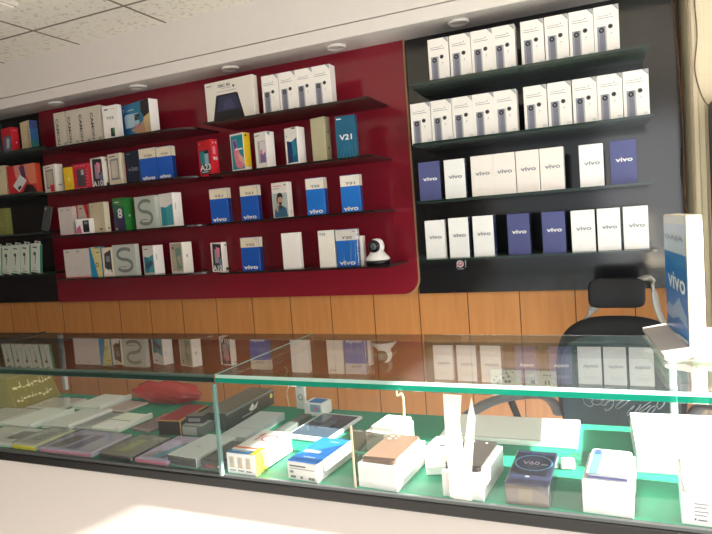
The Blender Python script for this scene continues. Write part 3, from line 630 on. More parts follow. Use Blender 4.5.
        rect(let, T, .3, .1, .6, .4, INKD); rect(let, R, .2, .5, .3, .7, LGREY)
    elif st == 'pinkwhite2':
        base = paint((208, 196, 190), .5)
        for a in (.1, .52): rect(let, F, a, .89, a+.1, .92, INKD)
        for a in (.2, .46, .6): disc(pic, F, a, .36, .012, LGREY, 1, r2=.010)
        rect(pic, F, .0, .0, 1, .03, paint((196, 90, 90), .5))
    elif st == 'bluewedge':
        base = paint((32, 132, 178), .45)
        poly(pic, F, [(.15, 1), (1, 1), (1, 0), (.62, 0)], paint((214, 198, 134), .5)); disc(pic, F, .62, .40, .012, BLACK, 3, r2=.008); rect(pic, F, .6, .8, .95, .83, INKD, 3)
        rect(pic, F, .45, .95, .9, .99, TEAL, 2)
    elif st == 'a2pic':
        base = CREAM; poly(pic, F, [(.25, .80), (.95, .92), (.95, .12), (.2, .3)], paint((58, 58, 62), .4)); write(let, F, 'A2', .5, .15, .8, .17, WHITE, 4)
        rect(pic, F, .4, .5, .8, .7, GREY, 2)
    elif st == 'beigepic':
        base = OFFW; rect(pic, F, .08, .05, .92, .96, paint((184, 170, 148), .5)); poly(pic, F, [(.4, .80), (.86, .84), (.9, .14), (.5, .10)], paint((116, 150, 130), .45), 2)
        poly(pic, F, [(.5, .5), (.8, .6), (.84, .2)], paint((190, 172, 150), .5), 3); rect(let, F, .2, .78, .32, .86, DARK, 3); rect(let, R, .35, .5, .5, .6, INK)
    elif st == 'tealplain': base = paint((14, 52, 48), .45)
    elif st == 'redpic2':
        base = paint((190, 26, 44), .4)
        poly(pic, F, [(.1, .1), (.8, .02), (1, .6), (.6, .72), (.2, .6)], paint((84, 100, 122), .4)); poly(pic, F, [(.4, .2), (.7, .2), (.8, .55), (.5, .6)], LGREY, 2)
        for k in range(3): disc(let, R, .3+.2*k, .88, .002, WHITE)
        disc(let, R, .6, .4, .004, WHITE)
    elif st == 'rainbow':
        base = paint((206, 190, 150), .5); faces = {'right': paint((34, 84, 130), .4)}
        rect(pic, R, .0, .0, 1, .30, paint((30, 104, 100), .4)); rect(pic, R, 0, .72, 1, 1, paint((48, 62, 118), .4))
        write(let, F, 'CAMON', .84, .45, .75, .22, INK, rot=90)
    elif st == 'cream': base = paint((198, 182, 148), .5); rect(let, F, .6, .8, .8, .84, INK)
    elif st == 'redwide':
        base = paint((188, 40, 44), .45); faces = {'right': paint((196, 64, 34), .45)}
        poly(pic, F, [(.26, 1), (.46, 1), (.62, .62), (.5, .30), (.30, .60)], paint((206, 130, 124), .5)); poly(pic, F, [(.60, 1), (1, 1), (1, .3), (.78, .3), (.66, .6)], paint((212, 120, 92), .5))
        poly(pic, F, [(.44, .92), (.62, .98), (.66, .55), (.52, .55)], paint((72, 50, 86), .5), 2)
        poly(pic, F, [(.18, .30), (.46, .66), (.68, .44), (.38, .06)], paint((206, 210, 208), .4), 3)
        disc(pic, F, .39, .20, .010, BLACK, 4); disc(pic, F, .44, .24, .008, BLACK, 4)
        poly(pic, F, [(.48, .02), (.66, .30), (.86, .26), (1, .02)], paint((28, 20, 24), .5), 4)
    elif st == 'olivebox':
        base = paint((122, 122, 64), .6)
        for k in range(7): rect(pic, F, .9+.02*(k % 2), .05+.13*k, .99, .11+.13*k, paint((150, 150, 88), .6)); rect(pic, F, .1+.09*k, .3+.05*(k % 3), .14+.09*k, .4+.05*(k % 3), paint((154, 150, 90), .6))
    elif st == 'ear':
        base = paint((206, 214, 200), .45); faces = {'right': paint((52, 136, 106), .45)}
        disc(pic, F, .46, .66, .011, BLACK, 1); poly(pic, F, [(.50, .62), (.60, .58), (.52, .30), (.46, .30)], INKD, 1); disc(pic, F, .42, .67, .004, GREY, 2)
        rect(let, F, .25, .86, .7, .91, INKD); rect(let, F, .2, .05, .8, .08, INK); rect(let, F, .25, .14, .55, .16, INK); rect(pic, F, 0, 0, .03, 1, paint((70, 150, 118), .5))
        tab = MB(); tab.box(-W*.3, W*.3, D/2-.002, D/2, H-.01, H+.016, paint((196, 204, 196), .4)); tab.box(-W*.12, W*.12, D/2-.0025, D/2-.0019, H+.004, H+.011, DARK)
        extra['hang_tab'] = tab
    return finish()
NAME = {'tablet': 'tablet_box', 'ear': 'earphone_box', 'smallwhite': 'accessory_box', 'olivebox': 'carton_box'}
CACHE = {}
def shelf_boxes():
    for sec, row, x, y, th, W, D, H, style, label, group in BOXES:
        st = style.split(':')[0]
        key = (style, W, D, H)
        if key not in CACHE:
            base, faces, pic, let, extra = art(style, W, D, H)
            body = MB().box(-W/2, W/2, -D/2, D/2, .0003, H, base, bev=.0012, faces=faces)
            body.merge(pic).merge(let)                    # printing stays in the carton's mesh
            CACHE[key] = [('carton', body.mesh('carton'))]
            for wd in pic.words+let.words: CACHE[key].append(('lettering', wd.mesh('lettering')))
            for nm, mb in extra.items(): CACHE[key].append((nm, mb.mesh(nm)))
        t = thing(NAME.get(st, 'phone_box'), label, 'box', (x, y, SHELF_Z[(sec, row)]), math.radians(-th), group)
        if st == 'ear':                                   # the slim boxes lean to the right
            q = math.radians(8); t.rotation_euler = (0, q, 0)
            t.location.x += W/2*(1-math.cos(q)); t.location.z += W/2*math.sin(q)
        for nm, me in CACHE[key]: link(nm, me, t)
shelf_boxes()

# clear phone case leaning on the far left shelf
def phone_case():
    z = SHELF_Z[('K', 3)]
    t = thing('phone_case', 'clear grey phone case leaning on the third far left shelf', 'phone case', (-3.062, 2.56, z+.0005), math.radians(-6))
    M = Matrix.Rotation(math.radians(-9), 4, 'X') @ Matrix.Rotation(math.radians(10), 4, 'Y')
    b = MB(); b.prism(rounded(-.034, .034, .006, .15, .012, ('br', 'tr', 'tl', 'bl')), 'y', -.004, .004, paint((104, 108, 108), .25), M=M)
    part('case_shell', b, t)
    r = MB(); F = Face(M @ Vector((-.034, -.0045, .006)), M.to_3x3() @ Vector((.068, 0, 0)), M.to_3x3() @ Vector((0, 0, .144)))
    rect(r, F, .06, .04, .94, .96, paint((70, 74, 74), .3)); disc(r, F, .22, .88, .008, paint((186, 186, 180), .4), 2)
    part('camera_cutout', r, t)
phone_case()

# webcam at the end of the bottom red shelf
def webcam():
    z = SHELF_Z[('M', 4)]
    t = thing('security_camera', 'white dome webcam with black lens standing at end of bottom red shelf', 'camera', (-.9925, 2.53, z+.0005), math.radians(-6))
    wm = paint((236, 234, 232), .25); bk = paint((20, 20, 24), .25)
    part('base', MB().lathe([(.050, 0), (.054, .004), (.055, .012), (.052, .020)], bk, 32), t, 'black base of the webcam')
    part('body', MB().lathe([(.053, .019), (.056, .024), (.052, .032), (.042, .042), (.034, .052), (.030, .058)], wm, 32), t)
    hd = MB(); pr = [(.001, -.036), (.016, -.034), (.027, -.026), (.034, -.012), (.036, 0), (.034, .012), (.027, .026), (.016, .034), (.001, .036)]
    hd.lathe([(r*.95, zz) for r, zz in pr], wm, 28, M=Matrix.Translation((0, 0, .080)))
    head = part('head', hd, t)
    R_ = Matrix.Translation((0, -.030, .082)) @ Matrix.Rotation(PI/2, 4, 'X')
    part('lens_ring', MB().lathe([(.027, -.008), (.028, .001), (.024, .006), (.018, .0062)], bk, 28, M=R_), head)
    part('lens', MB().lathe([(.0165, .004), (.015, .008), (.008, .0105), (.001, .011)], paint((96, 98, 104), .1, .3), 24, M=R_), head)
webcam()

# small emblem sticker under the bottom right shelf
def sticker():
    m = MB(); F = Face((-.695, 2.7218, EYE-.243), (.06, 0, 0), (0, 0, .05))
    disc(m, F, .42, .52, .017, paint((214, 198, 200), .4)); disc(m, F, .44, .54, .010, paint((196, 96, 116), .4), 2); disc(m, F, .45, .56, .005, paint((230, 216, 216), .4), 3)
    poly(m, F, [(.1, .2), (.3, .3), (.2, .6)], paint((210, 160, 170), .4), 2); rect(m, F, .15, .05, .7, .1, LGREY, 2)
    rect(m, F, .80, .40, .87, .9, LGREY, 2); disc(m, F, .83, .28, .003, LGREY, 2)
    o = solo('sticker', m, 'small pink and white emblem sticker on black panel below the bottom shelf', 'sticker', (0, -.0002, 0))
sticker()

# downlights under the bulkhead
dl_where = ['leftmost', 'second from left', 'third from left', 'fourth from left', 'rightmost']
for i, x in enumerate((-2.917, -2.315, -1.731, -1.154, -.586)):
    t = thing('downlight', 'round white recessed downlight in the bulkhead, %s of five' % dl_where[i], 'light', (x, 2.605, EYE+.81), 0, 'downlights in the bulkhead')
    wm = paint((232, 226, 218), .4)
    part('trim_ring', MB().lathe([(.030, -.004), (.036, -.012), (.044, -.010), (.047, -.0005), (.040, -.0003)], wm, 32), t)
    part('diffuser', MB().lathe([(.001, -.0068), (.020, -.0066), (.030, -.004), (.030, -.0004)], paint((240, 232, 220), .6), 24), t)
# ceiling lamp cut by the top left corner of the picture
t = thing('ceiling_light', 'square white ceiling light fitting cut off at the top left corner', 'light', (-2.40, 1.86, EYE+1.06))
part('housing', MB().box(-.06, .06, -.30, .09, -.022, -.0005, paint((206, 200, 190), .5), bev=.004), t)
part('diffuser', MB().box(-.046, .046, -.28, .076, -.028, -.0215, paint((246, 240, 226), .5), bev=.002), t)

# cables on the pier
def cable(name, label, pts, r, m):
    P = []
    V = [Vector(p) for p in pts]
    for i in range(len(V)-1):
        p0, p1, p2, p3 = V[max(i-1, 0)], V[i], V[i+1], V[min(i+2, len(V)-1)]
        for k in range(6):
            s = k/6; P.append(.5*((2*p1)+(-p0+p2)*s+(2*p0-5*p1+4*p2-p3)*s*s+(-p0+3*p1-3*p2+p3)*s**3))
    P.append(V[-1])
    return solo(name, MB().tube(P, r, m, 6), label, 'cable')
cable('cable', 'brown cable hanging along the dark right edge of the black panel', [(.214, 2.7175, EYE+.80), (.228, 2.7175, EYE+.60), (.234, 2.7175, EYE+.45), (.240, 2.7175, EYE+.25), (.236, 2.7175, EYE+.08), (.240, 2.7175, EYE-.03)], .004, paint((120, 92, 78), .5))
cable('cable', 'straight grey cable running down the corner of the plaster pier', [(.2485, 2.490, EYE+.80), (.2490, 2.488, EYE+.60), (.2485, 2.490, EYE+.3), (.2490, 2.489, EYE-.3)], .0028, paint((150, 132, 112), .5))
cable('cable', 'wavy dark cable crossing the front of the plaster pier', [(.266, 2.487, EYE+.80), (.268, 2.487, EYE+.68), (.272, 2.487, EYE+.56), (.262, 2.487, EYE+.45), (.280, 2.493, EYE+.36), (.3035, 2.495, EYE+.312)], .0022, paint((104, 84, 66), .5))
part_plug = cable('charger_cable', 'dark cable with white plug tip hanging behind the lettered display stand', [(.232, 2.7185, EYE+.20), (.228, 2.7185, EYE+.1), (.236, 2.7185, EYE+.04)], .003, paint((60, 50, 48), .5))

# switch boards low on the wooden wall
def switchboard(x0, x1, label, kind):
    t = thing('socket_panel', label, 'socket', ((x0+x1)/2, 2.749, EYE-.779), 0, 'electrical boards on the wooden wall'); w = x1-x0; h = .076
    part('face_plate', MB().box(-w/2, w/2, -.012, .0008, 0, h, paint((220, 212, 180), .4), bev=.003), t)
    F = Face((-w/2, -.0121, 0), (w, 0, 0), (0, 0, h)); m = MB()
    if kind == 0:
        for a, b, r in ((.12, .35, .006), (.2, .55, .005), (.3, .3, .007), (.42, .5, .006), (.5, .28, .007), (.6, .6, .006), (.36, .72, .005), (.62, .3, .007), (.24, .2, .006), (.55, .8, .005), (.74, .84, .004)): disc(m, F, a, b, r, paint((70, 82, 80), .4))
    else:
        for a in (.18, .25, .62, .72): rect(m, F, a, .18, a+.05, .42, paint((70, 76, 70), .4))
        for a in (.6, .7, .8): disc(m, F, a, .72, .004, paint((80, 80, 74), .4))
    part('socket_holes', m, t)
switchboard(-.567, -.43, 'cream electrical board with many dark socket holes, left of the pair on wood', 0)
switchboard(-.412, -.278, 'cream electrical board with dark slots, right of the pair beside the chair', 1)
SUN, FRONT, DOOR, BACK, WORLD, EXPO = 62.0, 24.0, 49.0, 15.0, 0.8, 0.0
# ------------------------------------------------------------------ glass counter
CX0, CX1, SEAM = -2.65, .91, -.828
FZ = EYE-.532          # green display floor
TOPC = EYE-.3072       # top surface of the glass, before the counter is scaled
TOPG = EYE-.32         # the same height before the stand on it is scaled
FLOOR_Z = EYE-EYE/1.146   # height of the shop floor before the counter is scaled about the eye
BEFORE_COUNTER = set(C.objects)
def counter():
    t = thing('glass_counter', 'long glass display counter with green floor, black trim and white front', 'counter', (-.9, 1.34, 0))
    off = Matrix.Translation((.9, -1.34, 0))
    white = paint((184, 177, 172), .55, noise=.015)
    part('base_cabinet', MB().box(CX0, CX1, 1.0895, 1.545, .26, EYE-.561, white, M=off), t)
    part('kick_plate', MB().box(CX0, CX1, 1.12, 1.53, FLOOR_Z, .26, DARK, M=off), t)
    part('display_floor', MB().box(CX0, CX1, 1.0862, 1.560, EYE-.561, FZ, paint((22, 138, 106), .65, noise=.12, scale=60), M=off), t, 'green display floor')
    tr = MB(); tr.box(CX0, CX1, 1.077, 1.0892, EYE-.562, EYE-.5385, paint((5, 5, 6), .4), bev=.003, M=off)
    part('front_trim', tr, t, 'glossy black front trim')
    part('glass_channel', MB().box(CX0, CX1, 1.0785, 1.0875, EYE-.5385, FZ+.002, paint((66, 70, 70), .35, .2), bev=.0015, M=off), t)
    for a, b, edge in ((CX0, SEAM-.0015, EDGE_DARK), (SEAM+.0015, CX1, EDGE)):  # shaded left tone and sunlit right tone are painted into the edges
        m = MB(); z0, z1 = TOPC-.0192, TOPC
        m.box(a, b, 1.0832, 1.547, z0, z1, GLASS, bev=.0022, M=off)
        g = MB(); g.add([(a, 1.0828, z0+.002), (b, 1.0828, z0+.002), (b, 1.0828, z1-.0066), (a, 1.0828, z1-.0066)], [[0, 1, 2, 3]], edge, M=off)
        g.add([(a, 1.0828, z1-.0066), (b, 1.0828, z1-.0066), (b, 1.0850, z1), (a, 1.0850, z1)], [[0, 1, 2, 3]], paint((176, 204, 196), .1, noise=.1) if edge is EDGE else paint((62, 80, 72), .15, noise=.1), M=off)  # upper strip painted as a bevel catching light, darker at the left
        top = part('top_glass', m, t); part('polished_edge', g, top)
        m = MB(); m.box(a, b, 1.0832, 1.0874, FZ+.001, z0-.0003, GLASS_FRONT, M=off); part('front_glass', m, t)
    sm = MB(); sm.box(SEAM-.0030, SEAM+.0030, 1.0735, 1.0825, FZ, TOPC-.0192, paint((92, 120, 116), .2), M=off)
    part('corner_joint', sm, t)
    jt = MB(); jt.box(SEAM-.0013, SEAM+.0013, 1.0832, 1.547, TOPC-.0014, TOPC+.0004, paint((134, 156, 150), .2), M=off)
    part('glass_joint', jt, t)
    al = paint((206, 210, 212), .35, .3)
    for x in (CX0+.02, -1.9, .101, CX1-.02):
        part('rear_post', MB().box(x-.008, x+.008, 1.596, 1.611, FZ, TOPC-.01925, al, bev=.002, M=off), t)
    for x in (CX0, CX1-.008): part('end_glass', MB().box(x, x+.008, 1.084, 1.595, FZ, TOPC-.01925, GLASS_FRONT, M=off), t)
counter()

# ------------------------------------------------------------------ goods lying in the counter
YMIN = 1.0892
def place(key, W=None, D=None, h=None):
    cx, cy, th, w, d, hh, z0 = FLAT[key]
    W, D, h = W or w, D or d, h or hh; th = math.radians(th)
    low = cy-(abs(math.cos(th))*D+abs(math.sin(th))*W)/2
    if low < YMIN: cy += YMIN-low
    return cx, cy, th, W, D, h
def faces_of(W, D, h):
    return (Face((-W/2, -D/2, 0), (W, 0, 0), (0, 0, h)), Face((-W/2, -D/2, h), (W, 0, 0), (0, D, 0)), Face((W/2, -D/2, 0), (0, D, 0), (0, 0, h)))
def carton(name, label, cat, pos, base, faces=None, draw=None, group=None, z=None, bev=.0012):
    cx, cy, th, W, D, h = pos
    t = thing(name, label, cat, (cx, cy, FZ+.0004 if z is None else z), th, group)
    body = MB().box(-W/2, W/2, -D/2, D/2, 0, h, base, bev=bev, faces=faces or {})
    pic, let = MB(), MB()
    if draw: draw(pic, let, *faces_of(W, D, h))
    body.merge(pic).merge(let)                            # printing stays in the carton's mesh
    part('carton', body, t)
    for wd in pic.words+let.words: part('lettering', wd, t)
    return t
def phone(name, label, x, y, z, th, W, L, back, tilt=0, cams=(), camcol=DARK, screen=None):
    t = thing(name, label, 'phone', (x, y, z), th)
    M = Matrix.Rotation(tilt, 4, 'X')
    pts = rounded(-W/2, W/2, -L/2, L/2, .009, ('br', 'tr', 'tl', 'bl'))
    part('phone_body', MB().prism(pts, 'z', 0.0005, .008, back, M=M), t)
    F = Face(M @ Vector((-W/2, -L/2, .008)), M.to_3x3() @ Vector((W, 0, 0)), M.to_3x3() @ Vector((0, L, 0)))
    m = MB()
    if screen: rect(m, F, .04, .03, .96, .97, screen); part('screen', m, t)
    if cams:
        m = MB()
        for a, b, r in cams: disc(m, F, a, b, r, camcol, 3)
        part('rear_cameras', m, t)
    return t
# --- sunlit right part
def d_redmi(pic, let, F, T, R):
    rect(pic, T, 0, .0, 1, .13, paint((70, 140, 196), .4)); rect(pic, T, .0, .13, .8, .20, WHITE); rect(pic, T, 0, .20, 1, .26, paint((226, 116, 82), .4))
    rect(pic, T, .80, .0, 1, .30, paint((232, 222, 60), .4), 2); rect(pic, R, .0, .0, .30, 1, paint((228, 226, 80), .4))
    for k in range(7): poly(let, T, [(.10+.09*k, .07), (.16+.09*k, .07), (.14+.09*k, .13), (.12+.09*k, .13)], WHITE, 4)
    pk = paint((206, 92, 112), .4)
    disc(pic, T, .66, .66, .020, pk, 3, 20, r2=.0165); poly(pic, T, [(.26, .52), (.31, .52), (.31, .84), (.26, .84)], pk, 3); poly(pic, T, [(.18, .74), (.26, .84), (.26, .79), (.21, .71)], pk, 3)
    rect(pic, T, .8, .92, .98, .99, BEIGE, 3)
    for i in range(3):
        rect(pic, F, .10+.28*i, .30, .26+.28*i, .82, paint((206, 186, 160), .5)); rect(let, F, .10+.28*i, .14, .30+.28*i, .20, INK); rect(pic, F, .13+.28*i, .5, .2+.28*i, .75, LGREY, 2)
carton('phone_box', 'white phone box with yellow side band and large pink numeral on top', 'box', place('redmi'), WHITE, None, d_redmi)
def d_vblue(pic, let, F, T, R):
    rect(pic, T, 0, .0, 1, .98, BLUE2); rect(pic, T, .08, .36, .62, .46, LBLUE, 2); rect(pic, T, .62, .33, 1, .35, BLUE, 2)
    write(let, T, 'vivo', .5, .20, .4, .06, LBLUE, 3); write(let, T, 'vivo', .6, .84, .3, .04, LBLUE, 3)
    rect(let, F, .08, .72, .62, .80, INKD); rect(let, F, .08, .60, .9, .64, INK); rect(let, F, .08, .36, .2, .5, INK)
    for a in (.10, .18, .42, .70, .80): rect(let, F, a, .10, a+.09, .24, INKD)
carton('phone_box', 'white box with bright blue top lying in the counter before a tablet', 'box', place('vivoblue'), WHITE, {'top': BLUE2}, d_vblue)
# tablet with dark screen
cx, cy, th, W, D, h = place('tablet')
W, D = .128, .195
t = thing('tablet', 'tablet with dark screen and white bezel lying in the counter', 'tablet', (cx, cy+.003, FZ+.0004), th)
part('tablet_body', MB().box(-W/2, W/2, -D/2, D/2, 0, .009, paint((228, 232, 236), .3), bev=.003), t)
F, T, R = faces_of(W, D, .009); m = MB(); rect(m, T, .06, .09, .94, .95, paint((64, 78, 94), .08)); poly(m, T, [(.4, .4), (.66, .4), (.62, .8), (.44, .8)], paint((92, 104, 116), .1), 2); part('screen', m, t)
# small box and card at the back
def d_small(pic, let, F, T, R):
    rect(pic, T, .2, .1, .9, .9, paint((40, 130, 200), .4)); rect(pic, F, .35, .3, .9, .9, paint((120, 180, 210), .4)); poly(pic, F, [(.5, .4), (.8, .5), (.7, .9)], PINK, 2)
carton('accessory_box', 'small white accessory box with blue print at the back of counter', 'box', (-.812, 1.520, math.radians(-6), .062, .05, .036), WHITE, None, d_small)
def d_card(pic, let, F, T, R):
    disc(pic, F, .5, .42, .010, LGREY, 1, r2=.006); rect(pic, F, .2, .75, .8, .85, LBLUE)
carton('price_card', 'narrow white card with round emblem standing at the back of counter', 'card', (-.880, 1.548, math.radians(-8), .034, .008, .085), WHITE, None, d_card)
cable('tan_glare_squiggle', 'short tan squiggle imitating glare behind the glass beside the white card', [(-.93, 1.552, FZ+.125), (-.922, 1.552, FZ+.11), (-.932, 1.552, FZ+.09), (-.92, 1.552, FZ+.07), (-.93, 1.552, FZ+.045), (-.925, 1.552, FZ+.003)], .0022, paint((222, 196, 150), .5))  # tube added in place of a glare reflection on the glass
# white box with a paper leaflet on top
def d_up(pic, let, F, T, R):
    rect(let, F, .1, .75, .4, .8, INK)
carton('phone_box', 'short white box behind the brown phone with grey phone on top', 'box', place('whiteup'), WHITE, None, d_up)
cx, cy, th, W, D, h = place('whiteup')
phone('phone', 'pale grey phone lying on the short white box at middle of counter', cx+.004, cy+.004, FZ+h+.0008, th, .066, .094, paint((196, 190, 180), .3), cams=((.3, .16, .004),), screen=paint((206, 200, 190), .2))
cable('cream_glare_squiggle', 'cream squiggle imitating glare above the short white box', [(-.500, 1.372, FZ+.122), (-.512, 1.372, FZ+.124), (-.513, 1.372, FZ+.108), (-.501, 1.372, FZ+.112), (-.498, 1.372, FZ+.085), (-.503, 1.372, FZ+.008)], .0028, paint((240, 222, 176), .5))  # another glare reflection modelled as a cream tube
# brown phone on white box
brn = place('brown', h=.05)
carton('phone_box', 'white box carrying the brown phone beside the clear divider', 'box', brn, WHITE, None, None)
phone('phone', 'brown phone with silver camera dots lying on a white box', brn[0]-.002, brn[1]+.004, FZ+brn[5]+.0008, brn[2], .072, .146, paint((124, 98, 84), .3), cams=((.18, .88, .0055), (.18, .77, .0055), (.36, .90, .004), (.36, .80, .004), (.12, .06, .003)), camcol=paint((214, 206, 200), .2, .5))
# acrylic divider
t = thing('acrylic_divider', 'clear upright acrylic divider with tan edge beside the brown phone box', 'divider', (-.512, 1.17, FZ))
off = Matrix.Translation((.512, -1.17, -FZ)); m = MB().prism([(1.092, FZ+.0004), (1.26, FZ+.0004), (1.26, FZ+.05), (1.092, FZ+.125)], 'x', -.5135, -.5105, ACRYLIC, M=off)
part('acrylic_sheet', m, t)
part('tan_edge', MB().box(-.514, -.510, 1.0905, 1.0925, FZ+.0004, FZ+.128, paint((206, 190, 160), .4), M=off), t)
# dark phone on white box
dk = place('darkphone')
carton('phone_box', 'white box carrying the dark grey phone behind two white strips', 'box', dk, WHITE)
phone('phone', 'dark grey phone lying on white box behind two white reflection strips', dk[0]-.002, dk[1]+.004, FZ+dk[5]+.0008, dk[2], .070, .142, paint((60, 54, 52), .3), cams=((.3, .92, .003), (.7, .90, .003)), camcol=LGREY)
pw = paint((246, 242, 230), .6, noise=.02)  # two white strips added to imitate a bright reflection in the front glass
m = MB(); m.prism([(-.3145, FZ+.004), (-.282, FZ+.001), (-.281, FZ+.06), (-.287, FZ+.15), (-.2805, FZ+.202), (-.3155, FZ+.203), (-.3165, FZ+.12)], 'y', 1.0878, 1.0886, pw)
solo('glare_strip', m, 'wide white strip imitating a reflection in front glass before the dark phone', 'paper')
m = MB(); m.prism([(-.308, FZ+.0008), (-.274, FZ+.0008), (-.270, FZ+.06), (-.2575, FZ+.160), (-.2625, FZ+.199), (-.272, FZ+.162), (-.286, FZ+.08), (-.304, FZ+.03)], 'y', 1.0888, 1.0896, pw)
solo('glare_strip', m, 'pointed white strip imitating a reflection in front glass before the dark phone', 'paper')
# navy boxed phone in plastic
nv = place('navyv')
def d_navy(pic, let, F, T, R):
    L, H = T.u.length, T.v.length; rg = paint((120, 190, 240), .3)
    ring = lambda q: [T.at(.5+q*.47*math.cos(2*PI*i/32), .62+q*.24*math.sin(2*PI*i/32), 2) for i in range(32)]
    pic.add(ring(1)+ring(.9), [[i, (i+1) % 32, (i+1) % 32+32, i+32] for i in range(32)], rg)
    write(let, T, 'V60', .44, .61, .42, .11, paint((206, 190, 214), .4), 3); rect(let, T, .70, .56, .86, .59, LBLUE, 3)
    poly(pic, F, [(.02, .02), (.98, .02), (.98, .5), (.6, .9), (.02, .96)], paint((112, 96, 84), .4)); rect(pic, F, .30, .1, .62, .8, paint((130, 112, 84), .4), 2)
    poly(pic, T, [(.5, .18), (.98, .34), (.98, .05), (.7, .02)], paint((52, 58, 84), .3)); rect(let, T, .42, .20, .5, .22, WHITE, 3)
t = carton('phone_box', 'dark navy phone box with bright blue oval ring on its top', 'box', nv, paint((44, 50, 78), .3), {'front': paint((84, 80, 84), .35)}, d_navy)
part('plastic_wrap', MB().box(-nv[3]/2-.0015, nv[3]/2+.0015, -nv[4]/2-.0012, nv[4]/2+.0012, .0003, nv[5]+.0018, CLEAR, bev=.003), t)
# white phone on box
wp = place('whitephone')
carton('phone_box', 'white box carrying the silvery white phone with blue stripe', 'box', wp, WHITE)
def white_phone():
    t = phone('phone', 'silvery white phone with pale blue stripe lying on a white box', wp[0]+.001, wp[1]+.006, FZ+wp[5]+.0008, wp[2], .070, .124, paint((206, 210, 218), .25), cams=((.18, .90, .006), (.18, .80, .006)), camcol=paint((70, 88, 128), .2))
    F = Face((-.035, -.062, .008), (.07, 0, 0), (0, .124, 0)); m = MB(); poly(m, F, [(.06, .04), (.26, .04), (.30, .9), (.06, .96)], paint((96, 150, 206), .25), 1); part('blue_stripe', m, t)
    m = MB(); m.box(-.032, .032, -.0630, -.0618, .002, .006, paint((92, 92, 150), .3)); part('frame_edge', m, t)
white_phone()
rb = place('rightbox')
def d_right(pic, let, F, T, R):
    for i, b in enumerate((.72, .60, .46, .34)): rect(let, F, .25, b, .25+.28-.04*(i % 2), b+.05, INK)
    rect(let, F, .25, .18, .29, .26, INKD); rect(let, F, .32, .18, .5, .23, INKD); rect(let, F, .6, .3, .66, .5, INK)
carton('phone_box', 'white box with small print on its end, rightmost at the front glass', 'box', rb, WHITE, {'left': paint((150, 214, 186), .5)}, d_right)
phone('phone', 'white phone lying on the rightmost white box in the counter', rb[0]+.002, rb[1]+.004, FZ+rb[5]+.0008, rb[2], .068, .146, paint((238, 240, 240), .25), cams=((.18, .95, .004), (.3, .93, .005)), camcol=LGREY)
# big flat white boxes at the back
def d_sheet(pic, let, F, T, R): rect(let, T, .10, .035, .80, .05, INK)
carton('flat_box', 'large flat white box lying at back of counter behind the navy box', 'box', (-.262, 1.468, math.radians(1), .31, .165, .012), paint((240, 240, 238), .4), None, d_sheet)
carton('flat_box', 'large flat white box at back right of counter below the display stand', 'box', (.125, 1.405, math.radians(2), .235, .225, .05), paint((232, 236, 236), .4), {'front': paint((200, 204, 204), .4)}, None)
m = MB(); F = Face((-.10, -.09, .0005), (.2, 0, 0), (0, .18, 0)); 
m.prism([(-.11, -.06), (.05, .085), (.11, .09), (.11, -.02)], 'z', .0004, .004, paint((226, 230, 230), .4))
solo('paper_sleeve', m, 'triangular white paper sleeve on the flat box at back right', 'paper', (.125, 1.405, FZ+.0506))
# clear scraps around
for x, y, a, lab in ((-.573, 1.42, .3, 'crumpled clear plastic bag left of the short white box'), (-.40, 1.30, -.2, 'crumpled clear plastic bag on green floor right of the brown phone'), (-.085, 1.30, .5, 'small clear plastic bag behind the silvery white phone')):
    bm = bmesh.new(); bmesh.ops.create_icosphere(bm, subdivisions=3, radius=1)
    for v in bm.verts:
        k = 1+random.uniform(-.22, .22); v.co = Vector((v.co.x*.034*k, v.co.y*.024*k, .012+v.co.z*.011*k))
    z0 = min(v.co.z for v in bm.verts)
    for v in bm.verts: v.co.z -= z0
    m = MB(); m.bm(bm, CLEAR)
    solo('plastic_bag', m, lab, 'plastic bag', (x, y, FZ+.0005), a)
carton('charger', 'small white charger block among the plastic scraps in the counter', 'charger', (-.548, 1.455, .5, .026, .026, .024), OFFW, None, lambda pic, let, F, T, R: disc(let, T, .5, .5, .006, INK, 1, r2=.004), bev=.003)
carton('charger', 'tiny white charger lying behind the navy box with blue oval', 'charger', (-.118, 1.285, .1, .028, .03, .016), OFFW, None, lambda pic, let, F, T, R: rect(let, T, .2, .4, .8, .5, INKD), bev=.003)
carton('cable_box', 'slim white cable box lying on green floor right of the brown phone', 'box', (-.385, 1.245, .35, .05, .12, .018), paint((238, 240, 238), .45), None, lambda pic, let, F, T, R: rect(let, T, .3, .6, .5, .64, GREEN))
carton('cable_box', 'slim white box lying behind the dark grey phone, before the large flat box', 'box', (-.37, 1.325, -.1, .10, .06, .018), paint((238, 240, 238), .45), None, lambda pic, let, F, T, R: rect(let, T, .1, .2, .3, .3, INK))

